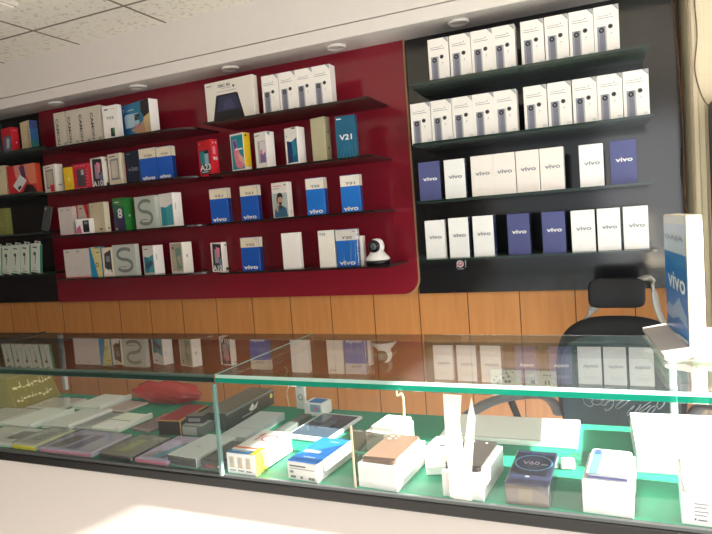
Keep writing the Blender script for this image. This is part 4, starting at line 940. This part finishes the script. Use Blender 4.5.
# --- shaded left part: cases and packets
def packet(label, x, y, th, W, D, h, base, rim=None, draw=None, z=None, name='phone_case_packet', cat='packet', spine=None):
    t = thing(name, label, cat, (x, y, FZ+.0004 if z is None else z), math.radians(th))
    card = MB().box(-W/2, W/2, -D/2, D/2, 0, h*.7, base, bev=.001, faces={'front': rim} if rim else {})
    m = MB(); F, T, R = faces_of(W, D, h*.7)
    if draw: draw(m, F, T, R)
    part('backing_card', card.merge(m), t)
    if spine:
        part('spine', MB().box(W/2-.012, W/2, -D/2, D/2, h*.7+.0004, h+.001, spine, bev=.001), t)
    else:
        part('clear_sleeve', MB().box(-W/2-.0012, W/2+.0012, -D/2-.0010, D/2+.0012, .0003, h, CLEAR, bev=.002), t)
    return t
def olive():
    t = thing('printed_box', 'olive green box with cream script on its sloping side at counter left end', 'box', (-1.94, 1.44, FZ+.0004))
    ol = paint((156, 146, 84), .6, noise=.1)
    x0, x1, y0, y1, h = -.13, .10, -.085, .09, .105
    vs = [(x0, y0, 0), (x1, y0, 0), (x1, y1, 0), (x0, y1, 0), (x0, y0+.01, h), (x1-.045, y0+.01, h), (x1-.045, y1-.006, h), (x0, y1-.006, h)]
    b = MB(); b.add(vs, [[0, 3, 2, 1], [4, 5, 6, 7], [0, 1, 5, 4], [1, 2, 6, 5], [2, 3, 7, 6], [3, 0, 4, 7]], ol)
    part('box_body', b, t)
    F = Face((x1, y0, 0), (0, y1-y0, 0), (-.045, 0, h)); m = MB(); ink = paint((232, 222, 170), .5)
    rect(m, F, .03, .04, .97, .96, paint((138, 126, 58), .6))
    r = random.Random(3)
    for row in (.24, .62):
        a = .08
        while a < .88:
            w = r.uniform(.05, .1); b0 = row+r.uniform(-.04, .04)
            poly(m, F, [(a, b0), (a+w, b0+r.uniform(-.05, .05)), (a+w, b0+.05), (a+.01, b0+.06)], ink, 2)
            if r.random() < .6: poly(m, F, [(a+w*.6, b0), (a+w*.8, b0), (a+w*.85, b0+r.uniform(.12, .2)), (a+w*.65, b0+.18)], ink, 3)
            if r.random() < .5: disc(m, F, a+w*.5, b0-.08, .0016, ink, 3, 8)
            a += w+.012
    part('script_lettering', m, t, 'cream handwritten style script lettering')
olive()
pk = paint((246, 240, 231), .5)
packet('narrow silver packet between two white spined packets and the grey flap packet', -1.433, 1.315, -2, .048, .14, .012, paint((208, 212, 208), .4))
packet('pale grey packet at the far left edge of the counter, before the olive box', -1.822, 1.29, 0, .15, .14, .014, paint((242, 245, 240), .4))
packet('pale pink flat packet lying beside the olive box', -1.752, 1.437, 4, .15, .115, .012, pk)
packet('silver packet with white spine at the back, nearest the olive box side', -1.590, 1.478, -2, .125, .135, .016, paint((235, 240, 233), .4), spine=WHITE)
packet('pinkish grey flat sleeve lying between two silver packets at the back', -1.470, 1.46, -6, .095, .10, .008, paint((242, 224, 215), .5))
packet('silver packet with white spine behind the yellow edged case', -1.525, 1.318, -2, .118, .160, .016, paint((219, 224, 217), .4), spine=WHITE)
packet('silver packet with long white spine near the left front glass', -1.668, 1.300, -2, .13, .155, .016, paint((235, 242, 235), .4), spine=WHITE)
packet('pale green grey packet with grey flap beside the red box', -1.352, 1.322, -2, .105, .135, .014, paint((242, 246, 231), .45), draw=lambda m, F, T, R: (rect(m, T, .02, .5, .98, .53, SILVERD), rect(m, T, .2, .05, .9, .45, paint((246, 246, 245), .5))), spine=WHITE)
packet('dull pale sleeve on the green floor behind the red box', -1.20, 1.47, 8, .12, .07, .006, paint((116, 130, 102), .5))
packet('brownish grey sleeve lying between the green grey packet and red box', -1.238, 1.345, -4, .075, .14, .010, paint((178, 157, 157), .5))
packet('clear sleeve packet at the far left front of the counter', -1.610, 1.152, 2, .175, .120, .012, paint((231, 240, 231), .5), draw=lambda m, F, T, R: (rect(m, T, .15, .2, .5, .7, paint((246, 246, 246), .5)), rect(m, T, .6, .3, .9, .8, SILVERD)))
def d_yel(m, F, T, R):
    rect(m, T, .12, .12, .84, .92, paint((190, 194, 178), .5)); rect(m, T, .95, 0, 1, 1, paint((246, 246, 86), .4), 2)
    for k in range(5): rect(m, T, .2+.03*k, .3+.1*k, .7, .34+.1*k, paint((107, 111, 107), .5), 3)
packet('phone case packet with bright yellow front and side edges', -1.470, 1.155, -1, .090, .128, .018, paint((208, 210, 194), .5), paint((246, 240, 52), .4), d_yel)
def d_pinkp(m, F, T, R):
    rect(m, T, .02, .02, .98, .98, paint((185, 185, 212), .4)); poly(m, T, [(.08, .12), (.34, .12), (.38, .8), (.14, .7)], SILVERD, 2); poly(m, T, [(.42, .1), (.62, .1), (.64, .8), (.46, .8)], paint((111, 120, 141), .4), 2)
    poly(m, T, [(.68, .1), (.9, .14), (.9, .5), (.7, .6)], paint((190, 194, 203), .4), 2); rect(m, T, .97, 0, 1, 1, WHITE, 3); poly(m, T, [(.3, .1), (.4, .12), (.38, .3), (.3, .26)], LGREY, 3)
packet('wide lilac grey packet with pink front edge at left front glass', -1.320, 1.160, 0, .186, .140, .014, paint((208, 196, 219), .4), paint((231, 153, 178), .4), d_pinkp)
def d_dark(m, F, T, R):
    rect(m, T, .03, .03, .97, .97, paint((146, 148, 134), .4))
    for k in range(9): poly(m, T, [(.25+.05*(k % 4), .2+.06*k), (.55+.05*(k % 3), .22+.06*k), (.5, .25+.06*k), (.3, .24+.06*k)], paint((203, 206, 130), .5), 2)
    rect(m, T, .62, .78, .94, .92, LGREY, 2)
packet('dark grey packet with olive scribble print at the front glass', -1.150, 1.162, -2, .108, .142, .016, paint((91, 93, 88), .4), paint((52, 52, 54), .4), d_dark)
def d_pp2(m, F, T, R):
    rect(m, T, .02, .02, .98, .98, paint((208, 194, 231), .4)); poly(m, T, [(.34, .10), (.62, .10), (.84, .72), (.60, .74)], paint((102, 178, 199), .4), 2); poly(m, T, [(.08, .08), (.36, .10), (.42, .40), (.2, .3)], LGREY, 2); poly(m, T, [(.62, .1), (.76, .1), (.94, .7), (.84, .72)], paint((109, 100, 127), .4), 2)
packet('lilac packet with teal phone picture and pink front edge', -1.040, 1.170, -1, .100, .158, .014, paint((190, 167, 199), .4), paint((233, 144, 167), .4), d_pp2)
def d_wb(pic, let, F, T, R):
    rect(pic, T, .4, .42, .52, .46, LGREY); rect(pic, F, .02, .05, .98, .95, paint((84, 88, 84), .4)); rect(let, F, .1, .4, .5, .5, INK)
carton('accessory_box', 'flat box with white top and dark grey front at the front glass', 'box', place('whitebox', W=.090, h=.024), paint((206, 214, 214), .4), {'front': paint((84, 88, 84), .4)}, d_wb)
def d_df(pic, let, F, T, R): [rect(let, F, .28+.1*k, .36, .35+.1*k, .60-.05*(k % 2), paint((190, 50, 60), .4)) for k in range(4)]; disc(let, F, .85, .5, .002, WHITE)
carton('accessory_box', 'flat dark grey box with small red lettering left of numeral box', 'box', (-.8645, 1.152, math.radians(-2), .060, .122, .024), paint((66, 74, 72), .4), {'top': paint((96, 104, 102), .4)}, d_df)
def d_rb(pic, let, F, T, R):
    g = paint((206, 166, 96), .35); rect(pic, F, 0, .93, 1, 1, g); rect(pic, T, .95, 0, 1, 1, g); rect(pic, R, 0, .94, 1, 1, g); rect(pic, T, .06, .05, .9, .95, paint((150, 30, 26), .4)); rect(pic, F, .96, 0, 1, 1, g, 2)
carton('accessory_box', 'red topped box with black front and thin gold edges', 'box', place('redbox'), paint((30, 24, 26), .35), {'top': paint((160, 34, 30), .35)}, d_rb)
carton('accessory_box', 'silver grey box against the right side of the red box', 'box', (-1.068, 1.305, 0, .072, .055, .028), SILVERD, {'top': SILVER}, lambda pic, let, F, T, R: rect(pic, F, .05, .1, .75, .9, SILVER))
carton('accessory_box', 'small dark grey box lying on the silver grey box', 'box', (-1.072, 1.312, math.radians(10), .052, .036, .020), paint((60, 62, 60), .35), {'top': paint((116, 116, 108), .4)}, lambda pic, let, F, T, R: (rect(pic, F, .1, .15, .9, .85, DARK), rect(pic, F, .15, .25, .85, .75, GREY, 2)), z=FZ+.0290)
def d_ld(pic, let, F, T, R):
    rect(pic, R, 0, .86, 1, 1, SILVERD); poly(let, R, [(.44, .5), (.52, .8), (.56, .55), (.64, .75), (.6, .4), (.5, .35)], WHITE); disc(let, R, .93, .62, .007, paint((226, 214, 110), .4)); disc(let, R, .93, .62, .003, paint((120, 150, 70), .4), 2)
    rect(let, R, .3, .25, .5, .32, LGREY); rect(let, R, .52, .45, .6, .5, LGREY)
carton('accessory_box', 'long dark green grey box with white emblem behind the silver boxes', 'box', (-1.035, 1.455, 0, .085, .25, .048), paint((58, 66, 62), .4), {'top': paint((120, 116, 102), .4)}, d_ld)
carton('flat_box', 'flat silver white box right of the long dark box', 'box', (-.920, 1.35, math.radians(1), .080, .20, .020), paint((196, 204, 208), .4), None, lambda pic, let, F, T, R: rect(pic, T, .02, .3, .98, .32, LGREY))
carton('accessory_box', 'small grey white box lying behind the pink numeral box', 'box', (-.835, 1.265, math.radians(-3), .055, .07, .020), paint((150, 156, 154), .4), {'top': paint((170, 176, 172), .4)}, lambda pic, let, F, T, R: rect(pic, T, .1, .4, .9, .45, LGREY))
carton('accessory_box', 'thin dark box along the left edge of the tablet', 'box', (-.826, 1.39, math.radians(-3), .03, .16, .014), paint((76, 80, 80), .4), None, lambda pic, let, F, T, R: rect(pic, T, .1, .1, .9, .9, paint((96, 100, 98), .4)))
# glossy red bag at the back
def red_bag():
    bm = bmesh.new(); bmesh.ops.create_icosphere(bm, subdivisions=4, radius=1)
    r = random.Random(8)
    for v in bm.verts:
        k = 1+.07*math.sin(9*v.co.x+4*v.co.y)+.05*math.sin(13*v.co.z+7*v.co.x)
        v.co = Vector((v.co.x*.135*k, v.co.y*.030*k, max(0, .036+v.co.z*.038*k)))
    m = MB(); m.bm(bm, paint((176, 28, 26), .2, coat=.4), True)
    solo('plastic_bag', m, 'glossy red plastic bag at the back of counter behind the red box', 'plastic bag', (-1.36, 1.522, FZ+.0005), math.radians(0))
red_bag()

# counter and goods are scaled up about the camera eye to fit reflections
def scale_about_eye(objs, k):
    seen = set()
    for o in objs:
        if o.type == 'MESH' and o.data.name not in seen:
            seen.add(o.data.name); o.data.transform(Matrix.Scale(k, 4))
        if o.parent: o.location = o.location*k
        else: o.location = Vector((o.location.x*k, o.location.y*k, EYE-(EYE-o.location.z)*k))
scale_about_eye([o for o in C.objects if o not in BEFORE_COUNTER], 1.146)
BEFORE_STAND = set(C.objects)

# ------------------------------------------------------------------ lettered display stand on the glass
def display_stand():
    t = thing('display_stand', 'tall narrow display stand with blue lettered side on the glass counter', 'display stand', (.12, 1.38, TOPG), math.atan2(.024, .246))
    cr = paint((240, 232, 216), .4); L, H, T_ = .247, .288, .030
    part('upright_board', MB().box(0, T_, 0, L, .0125, H, cr, bev=.002), t)
    F = Face((-.0004, L, .0125), (0, -L, 0), (0, 0, H-.0125)); m = MB()
    rect(m, F, .01, .01, .99, .93, paint((26, 122, 200), .3)); rect(m, F, .01, .70, .99, .93, paint((198, 212, 230), .35), 2); rect(m, F, .01, .93, .99, .99, paint((226, 224, 226), .4), 2)
    poly(m, F, [(.01, .70), (.99, .70), (.99, .60), (.5, .58)], paint((60, 140, 204), .3), 2)
    poly(m, F, [(.02, .16), (.02, .22), (.18, .27), (.34, .25), (.5, .30), (.66, .36), (.78, .30), (.97, .24), (.97, .16), (.6, .20), (.3, .14)], paint((128, 172, 214), .3), 3)
    poly(m, F, [(.3, .02), (.6, .06), (.98, .07), (.98, .045), (.6, .035)], paint((216, 230, 240), .3), 3)
    part('graphic_sheet', m, t, 'blue printed sheet with pale top')
    w = MB(); write(w, F, 'vivo', .56, .475, .78, .145, paint((232, 244, 252), .3), 5); write(w, F, 'vivo', .5, .815, .86, .045, paint((150, 160, 176), .4), 5, rot=180)
    for wd in w.words: part('lettering', wd, t)
    b = MB(); b.prism([(-.052, .004), (-.052, .012), (-.001, .022), (-.001, .004)], 'y', -.035, .275, paint((176, 168, 164), .4)); part('base_plate', b, t, 'grey sloping base plate')
    part('base_block', MB().box(-.048, .16, -.03, .27, .0003, .004, cr, M=None).box(.0, .17, -.055, .26, .004, .0125, cr, bev=.002), t)
display_stand()
m = MB(); m.box(-.06, .06, -.055, .055, 0, .004, paint((240, 238, 230), .5), bev=.001)
t = thing('note_pad', 'white note pad lying on the glass at the right edge', 'note pad', (.20, 1.21, TOPG+.0006), math.radians(-6))
part('pad_block', m, t)
m = MB(); F = Face((-.06, -.055, .004), (.12, 0, 0), (0, .11, 0)); poly(m, F, [(.2, .2), (.26, .2), (.42, .8), (.36, .8)], paint((226, 216, 90), .5)); rect(m, F, .5, .5, .9, .54, INK); part('printed_picture', m, t)

cable('cable', 'thin dark cable lying across the glass counter top at far left', [(-1.990, 1.30, TOPG+.003), (-1.979, 1.42, TOPG+.003), (-1.980, 1.52, TOPG+.003), (-1.984, 1.612, TOPG+.003)], .0028, paint((26, 20, 34), .5))
scale_about_eye([o for o in C.objects if o not in BEFORE_STAND], 1.1)  # stand, note pad and top cable are likewise scaled up about the camera eye

# ------------------------------------------------------------------ office chair behind the counter
def office_chair():
    t = thing('office_chair', 'black mesh office chair with headrest and grey frame behind the counter', 'chair', (-.035, 2.22, 0), math.radians(-4))
    fab = paint((13, 14, 20), .75, noise=.12, scale=200); gp = paint((150, 148, 144), .4); dk = paint((44, 44, 48), .4); mesh_c = paint((38, 52, 70), .6, noise=.15, scale=120)
    # curved pads: width x height grid bent forward at the sides
    def pad(w, h, thick, bend, z0, y0, m, lean, rnd, top_curve=0., nx=20, nz=14, taper=0.):
        b = MB(); vs = []; fs = []
        def pt(u, v, s):
            a = 2*u-1; c = 2*v-1
            # superellipse outline
            k = (abs(a)**rnd+abs(c)**rnd)**(1/rnd) if (a or c) else 0
            mx = max(abs(a), abs(c)); q = mx/k if k > 1e-6 else 1
            a2, c2 = a*q, c*q
            x = a2*w/2*(1-taper*(1-v)); z = z0+(c2+1)/2*h - top_curve*a2*a2*(v)
            ed = max(0, 1-max(abs(a), abs(c))**3)
            y = y0-bend*a2*a2+lean*(z-z0)+s*thick/2*(.35+.65*ed)
            return (x, y, z)
        for s in (-1, 1):
            for j in range(nz+1):
                for i in range(nx+1): vs.append(pt(i/nx, j/nz, s))
        n1 = (nx+1)*(nz+1); idx = lambda s, i, j: s*n1+j*(nx+1)+i
        for j in range(nz):
            for i in range(nx):
                fs.append([idx(0, i, j), idx(0, i+1, j), idx(0, i+1, j+1), idx(0, i, j+1)])
                fs.append([idx(1, i, j), idx(1, i, j+1), idx(1, i+1, j+1), idx(1, i+1, j)])
        rim = [(i, 0) for i in range(nx)]+[(nx, j) for j in range(nz)]+[(i, nz) for i in range(nx, 0, -1)]+[(0, j) for j in range(nz, 0, -1)]
        for k in range(len(rim)):
            (i, j), (p, q) = rim[k], rim[(k+1) % len(rim)]
            fs.append([idx(0, p, q), idx(0, i, j), idx(1, i, j), idx(1, p, q)])
        b.add(vs, fs, m, True); return b
    part('headrest', pad(.192, .108, .045, .018, EYE-.378, .20, fab, .10, 5), t, 'black padded headrest')
    for s in (-1, 1):
        P = [(s*.086, .20, EYE-.275), (s*.102, .225, EYE-.268), (s*.116, .24, EYE-.285), (s*.122, .24, EYE-.33), (s*.132, .235, EYE-.39), (s*.155, .225, EYE-.46), (s*.17, .22, EYE-.52)]
        if s < 0: P = [(s*.080, .21, EYE-.375), (s*.088, .225, EYE-.395), (s*.11, .23, EYE-.42), (s*.135, .23, EYE-.45), (s*.16, .225, EYE-.50)]
        V = []
        for i in range(len(P)-1):
            for k in range(4): V.append(tuple(P[i][c]+(P[i+1][c]-P[i][c])*k/4 for c in range(3)))
        V.append(P[-1])
        part('frame_arm', MB().tube(V, .017, gp, 10, flat=(1.3, .40)), t, 'grey plastic arm holding the headrest')
    part('backrest', pad(.46, .50, .035, .035, EYE-.912, .16, fab, .12, 3.0, taper=.10), t)
    part('backrest_haze_cover', pad(.415, .43, .012, .035, EYE-.91, .134, paint((64, 92, 104), .3, noise=.15, scale=20), .12, 4.0, taper=.10), t, 'glossy plastic cover on the backrest, blue grey like haze of the glass')  # blue grey colour imitates the reflection haze of the counter glass
    # glints of the plastic wrap on the backrest, modelled as pale tubes
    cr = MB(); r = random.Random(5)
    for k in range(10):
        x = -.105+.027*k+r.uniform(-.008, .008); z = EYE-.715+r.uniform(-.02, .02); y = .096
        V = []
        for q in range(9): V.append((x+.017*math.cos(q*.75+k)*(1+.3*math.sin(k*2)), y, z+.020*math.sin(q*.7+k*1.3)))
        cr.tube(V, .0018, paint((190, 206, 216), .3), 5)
    part('backrest_glints', cr, t, 'pale curling glints modelled on the backrest')
    part('seat', pad(.44, .42, .07, 0, 0, 0, fab, 0, 4), t).matrix_local = Matrix.Translation((0, -.07, .50)) @ Matrix.Rotation(-PI/2, 4, 'X') @ Matrix.Translation((0, 0, -.21))
    for s in (-1, 1):
        K = [(-.470, -.25, -.715), (-.455, -.22, -.686), (-.414, -.17, -.663), (-.375, -.10, -.659), (-.318, -.02, -.664), (-.262, .08, -.690), (-.235, .16, -.745), (-.225, .20, -.80)]
        V = []
        for i in range(len(K)-1):
            p0, p1, p2, p3 = (Vector(K[min(max(q, 0), len(K)-1)]) for q in (i-1, i, i+1, i+2))
            for k in range(4):
                u = k/4; q = .5*((2*p1)+(p2-p0)*u+(2*p0-5*p1+4*p2-p3)*u*u+(3*p1-p0-3*p2+p3)*u**3)
                V.append((-s*q.x, q.y, EYE+q.z))
        part('armrest', MB().tube(V, .019, paint((104, 106, 110), .35), 10, flat=(1.25, .8)), t, 'dark curved armrest')
        part('armrest_post', MB().tube([(s*.345, -.06, EYE-.675), (s*.30, -.06, .60), (s*.19, -.06, .51)], .013, dk, 8), t)
    part('gas_lift', MB().lathe([(.03, .12), (.03, .30), (.022, .31), (.022, .44), (.07, .455), (.07, .47)], dk, 16), t)
    for k in range(5):
        a = 2*PI*k/5+.3
        leg = part('base_leg', MB().tube([(.02*math.cos(a), .02*math.sin(a), .13), (.15*math.cos(a), .15*math.sin(a), .105), (.27*math.cos(a), .27*math.sin(a), .075)], [.022, .018, .013], dk, 8), t)
        part('caster', MB().lathe([(.001, -.012), (.022, -.012), (.027, -.006), (.027, .006), (.022, .012), (.001, .012)], BLACK, 14, M=Matrix.Translation((.27*math.cos(a), .27*math.sin(a), .0275)) @ Matrix.Rotation(a, 4, 'Z') @ Matrix.Rotation(PI/2, 4, 'X')), leg)
office_chair()

# ------------------------------------------------------------------ light
def area(name, loc, target, sx, sy, power, col):
    d = bpy.data.lights.new(name, 'AREA'); d.shape = 'RECTANGLE'; d.size = sx; d.size_y = sy; d.energy = power; d.color = col
    o = link(name, d); o.location = loc
    o.rotation_euler = (Vector(target)-Vector(loc)).to_track_quat('-Z', 'Y').to_euler()
    return o
sd = bpy.data.lights.new('sun', 'SUN'); sd.energy = SUN; sd.angle = math.radians(.6); sd.color = (1, .95, .86)
so = link('sun', sd); so.location = (6, -1, 5)
so.rotation_euler = Vector((-.90, .07, -.43)).to_track_quat('-Z', 'Y').to_euler()
area('shop_front_daylight', (.7, -2.95, EYE+.1), (.2, 2.7, EYE-.1), 1.8, 2.0, FRONT, (1, .985, 1))
area('doorway_daylight', (1.55, .55, EYE-.1), (-.6, 1.6, EYE-.2), 2.3, 1.5, DOOR, (1, .985, 1))
area('wood_wall_fill', (-.1, 2.0, .10), (-.25, 2.70, 1.0), 1.5, .35, BACK, (1, .97, .94))  # added fill lamp hidden low behind the counter, brightens the wooden wall
w = bpy.data.worlds.new('daylight'); bpy.context.scene.world = w; w.use_nodes = True
w.node_tree.nodes['Background'].inputs['Color'].default_value = (.92, .96, 1, 1)
w.node_tree.nodes['Background'].inputs['Strength'].default_value = WORLD

# ------------------------------------------------------------------ camera
cd = bpy.data.cameras.new('camera'); cd.sensor_fit = 'HORIZONTAL'; cd.sensor_width = 36; cd.lens = 36*611.65/712
cd.clip_start = .02
co = link('camera', cd)
yaw, pit, roll = (math.radians(v) for v in (23.51676, 4.05532, -4.23274))
fwd = Vector((-math.sin(yaw), math.cos(yaw), 0)); right = Vector((math.cos(yaw), math.sin(yaw), 0)); up = Vector((0, 0, 1))
f2 = fwd*math.cos(pit)-up*math.sin(pit); u2 = up*math.cos(pit)+fwd*math.sin(pit)
r3 = right*math.cos(roll)+u2*math.sin(roll); u3 = u2*math.cos(roll)-right*math.sin(roll)
M = Matrix((r3, u3, -f2)).transposed().to_4x4(); M.translation = (0, 0, EYE)
co.matrix_world = M
bpy.context.scene.camera = co
vs = bpy.context.scene.view_settings
vs.view_transform = 'Standard'; vs.look = 'None'; vs.exposure = EXPO; vs.gamma = 1
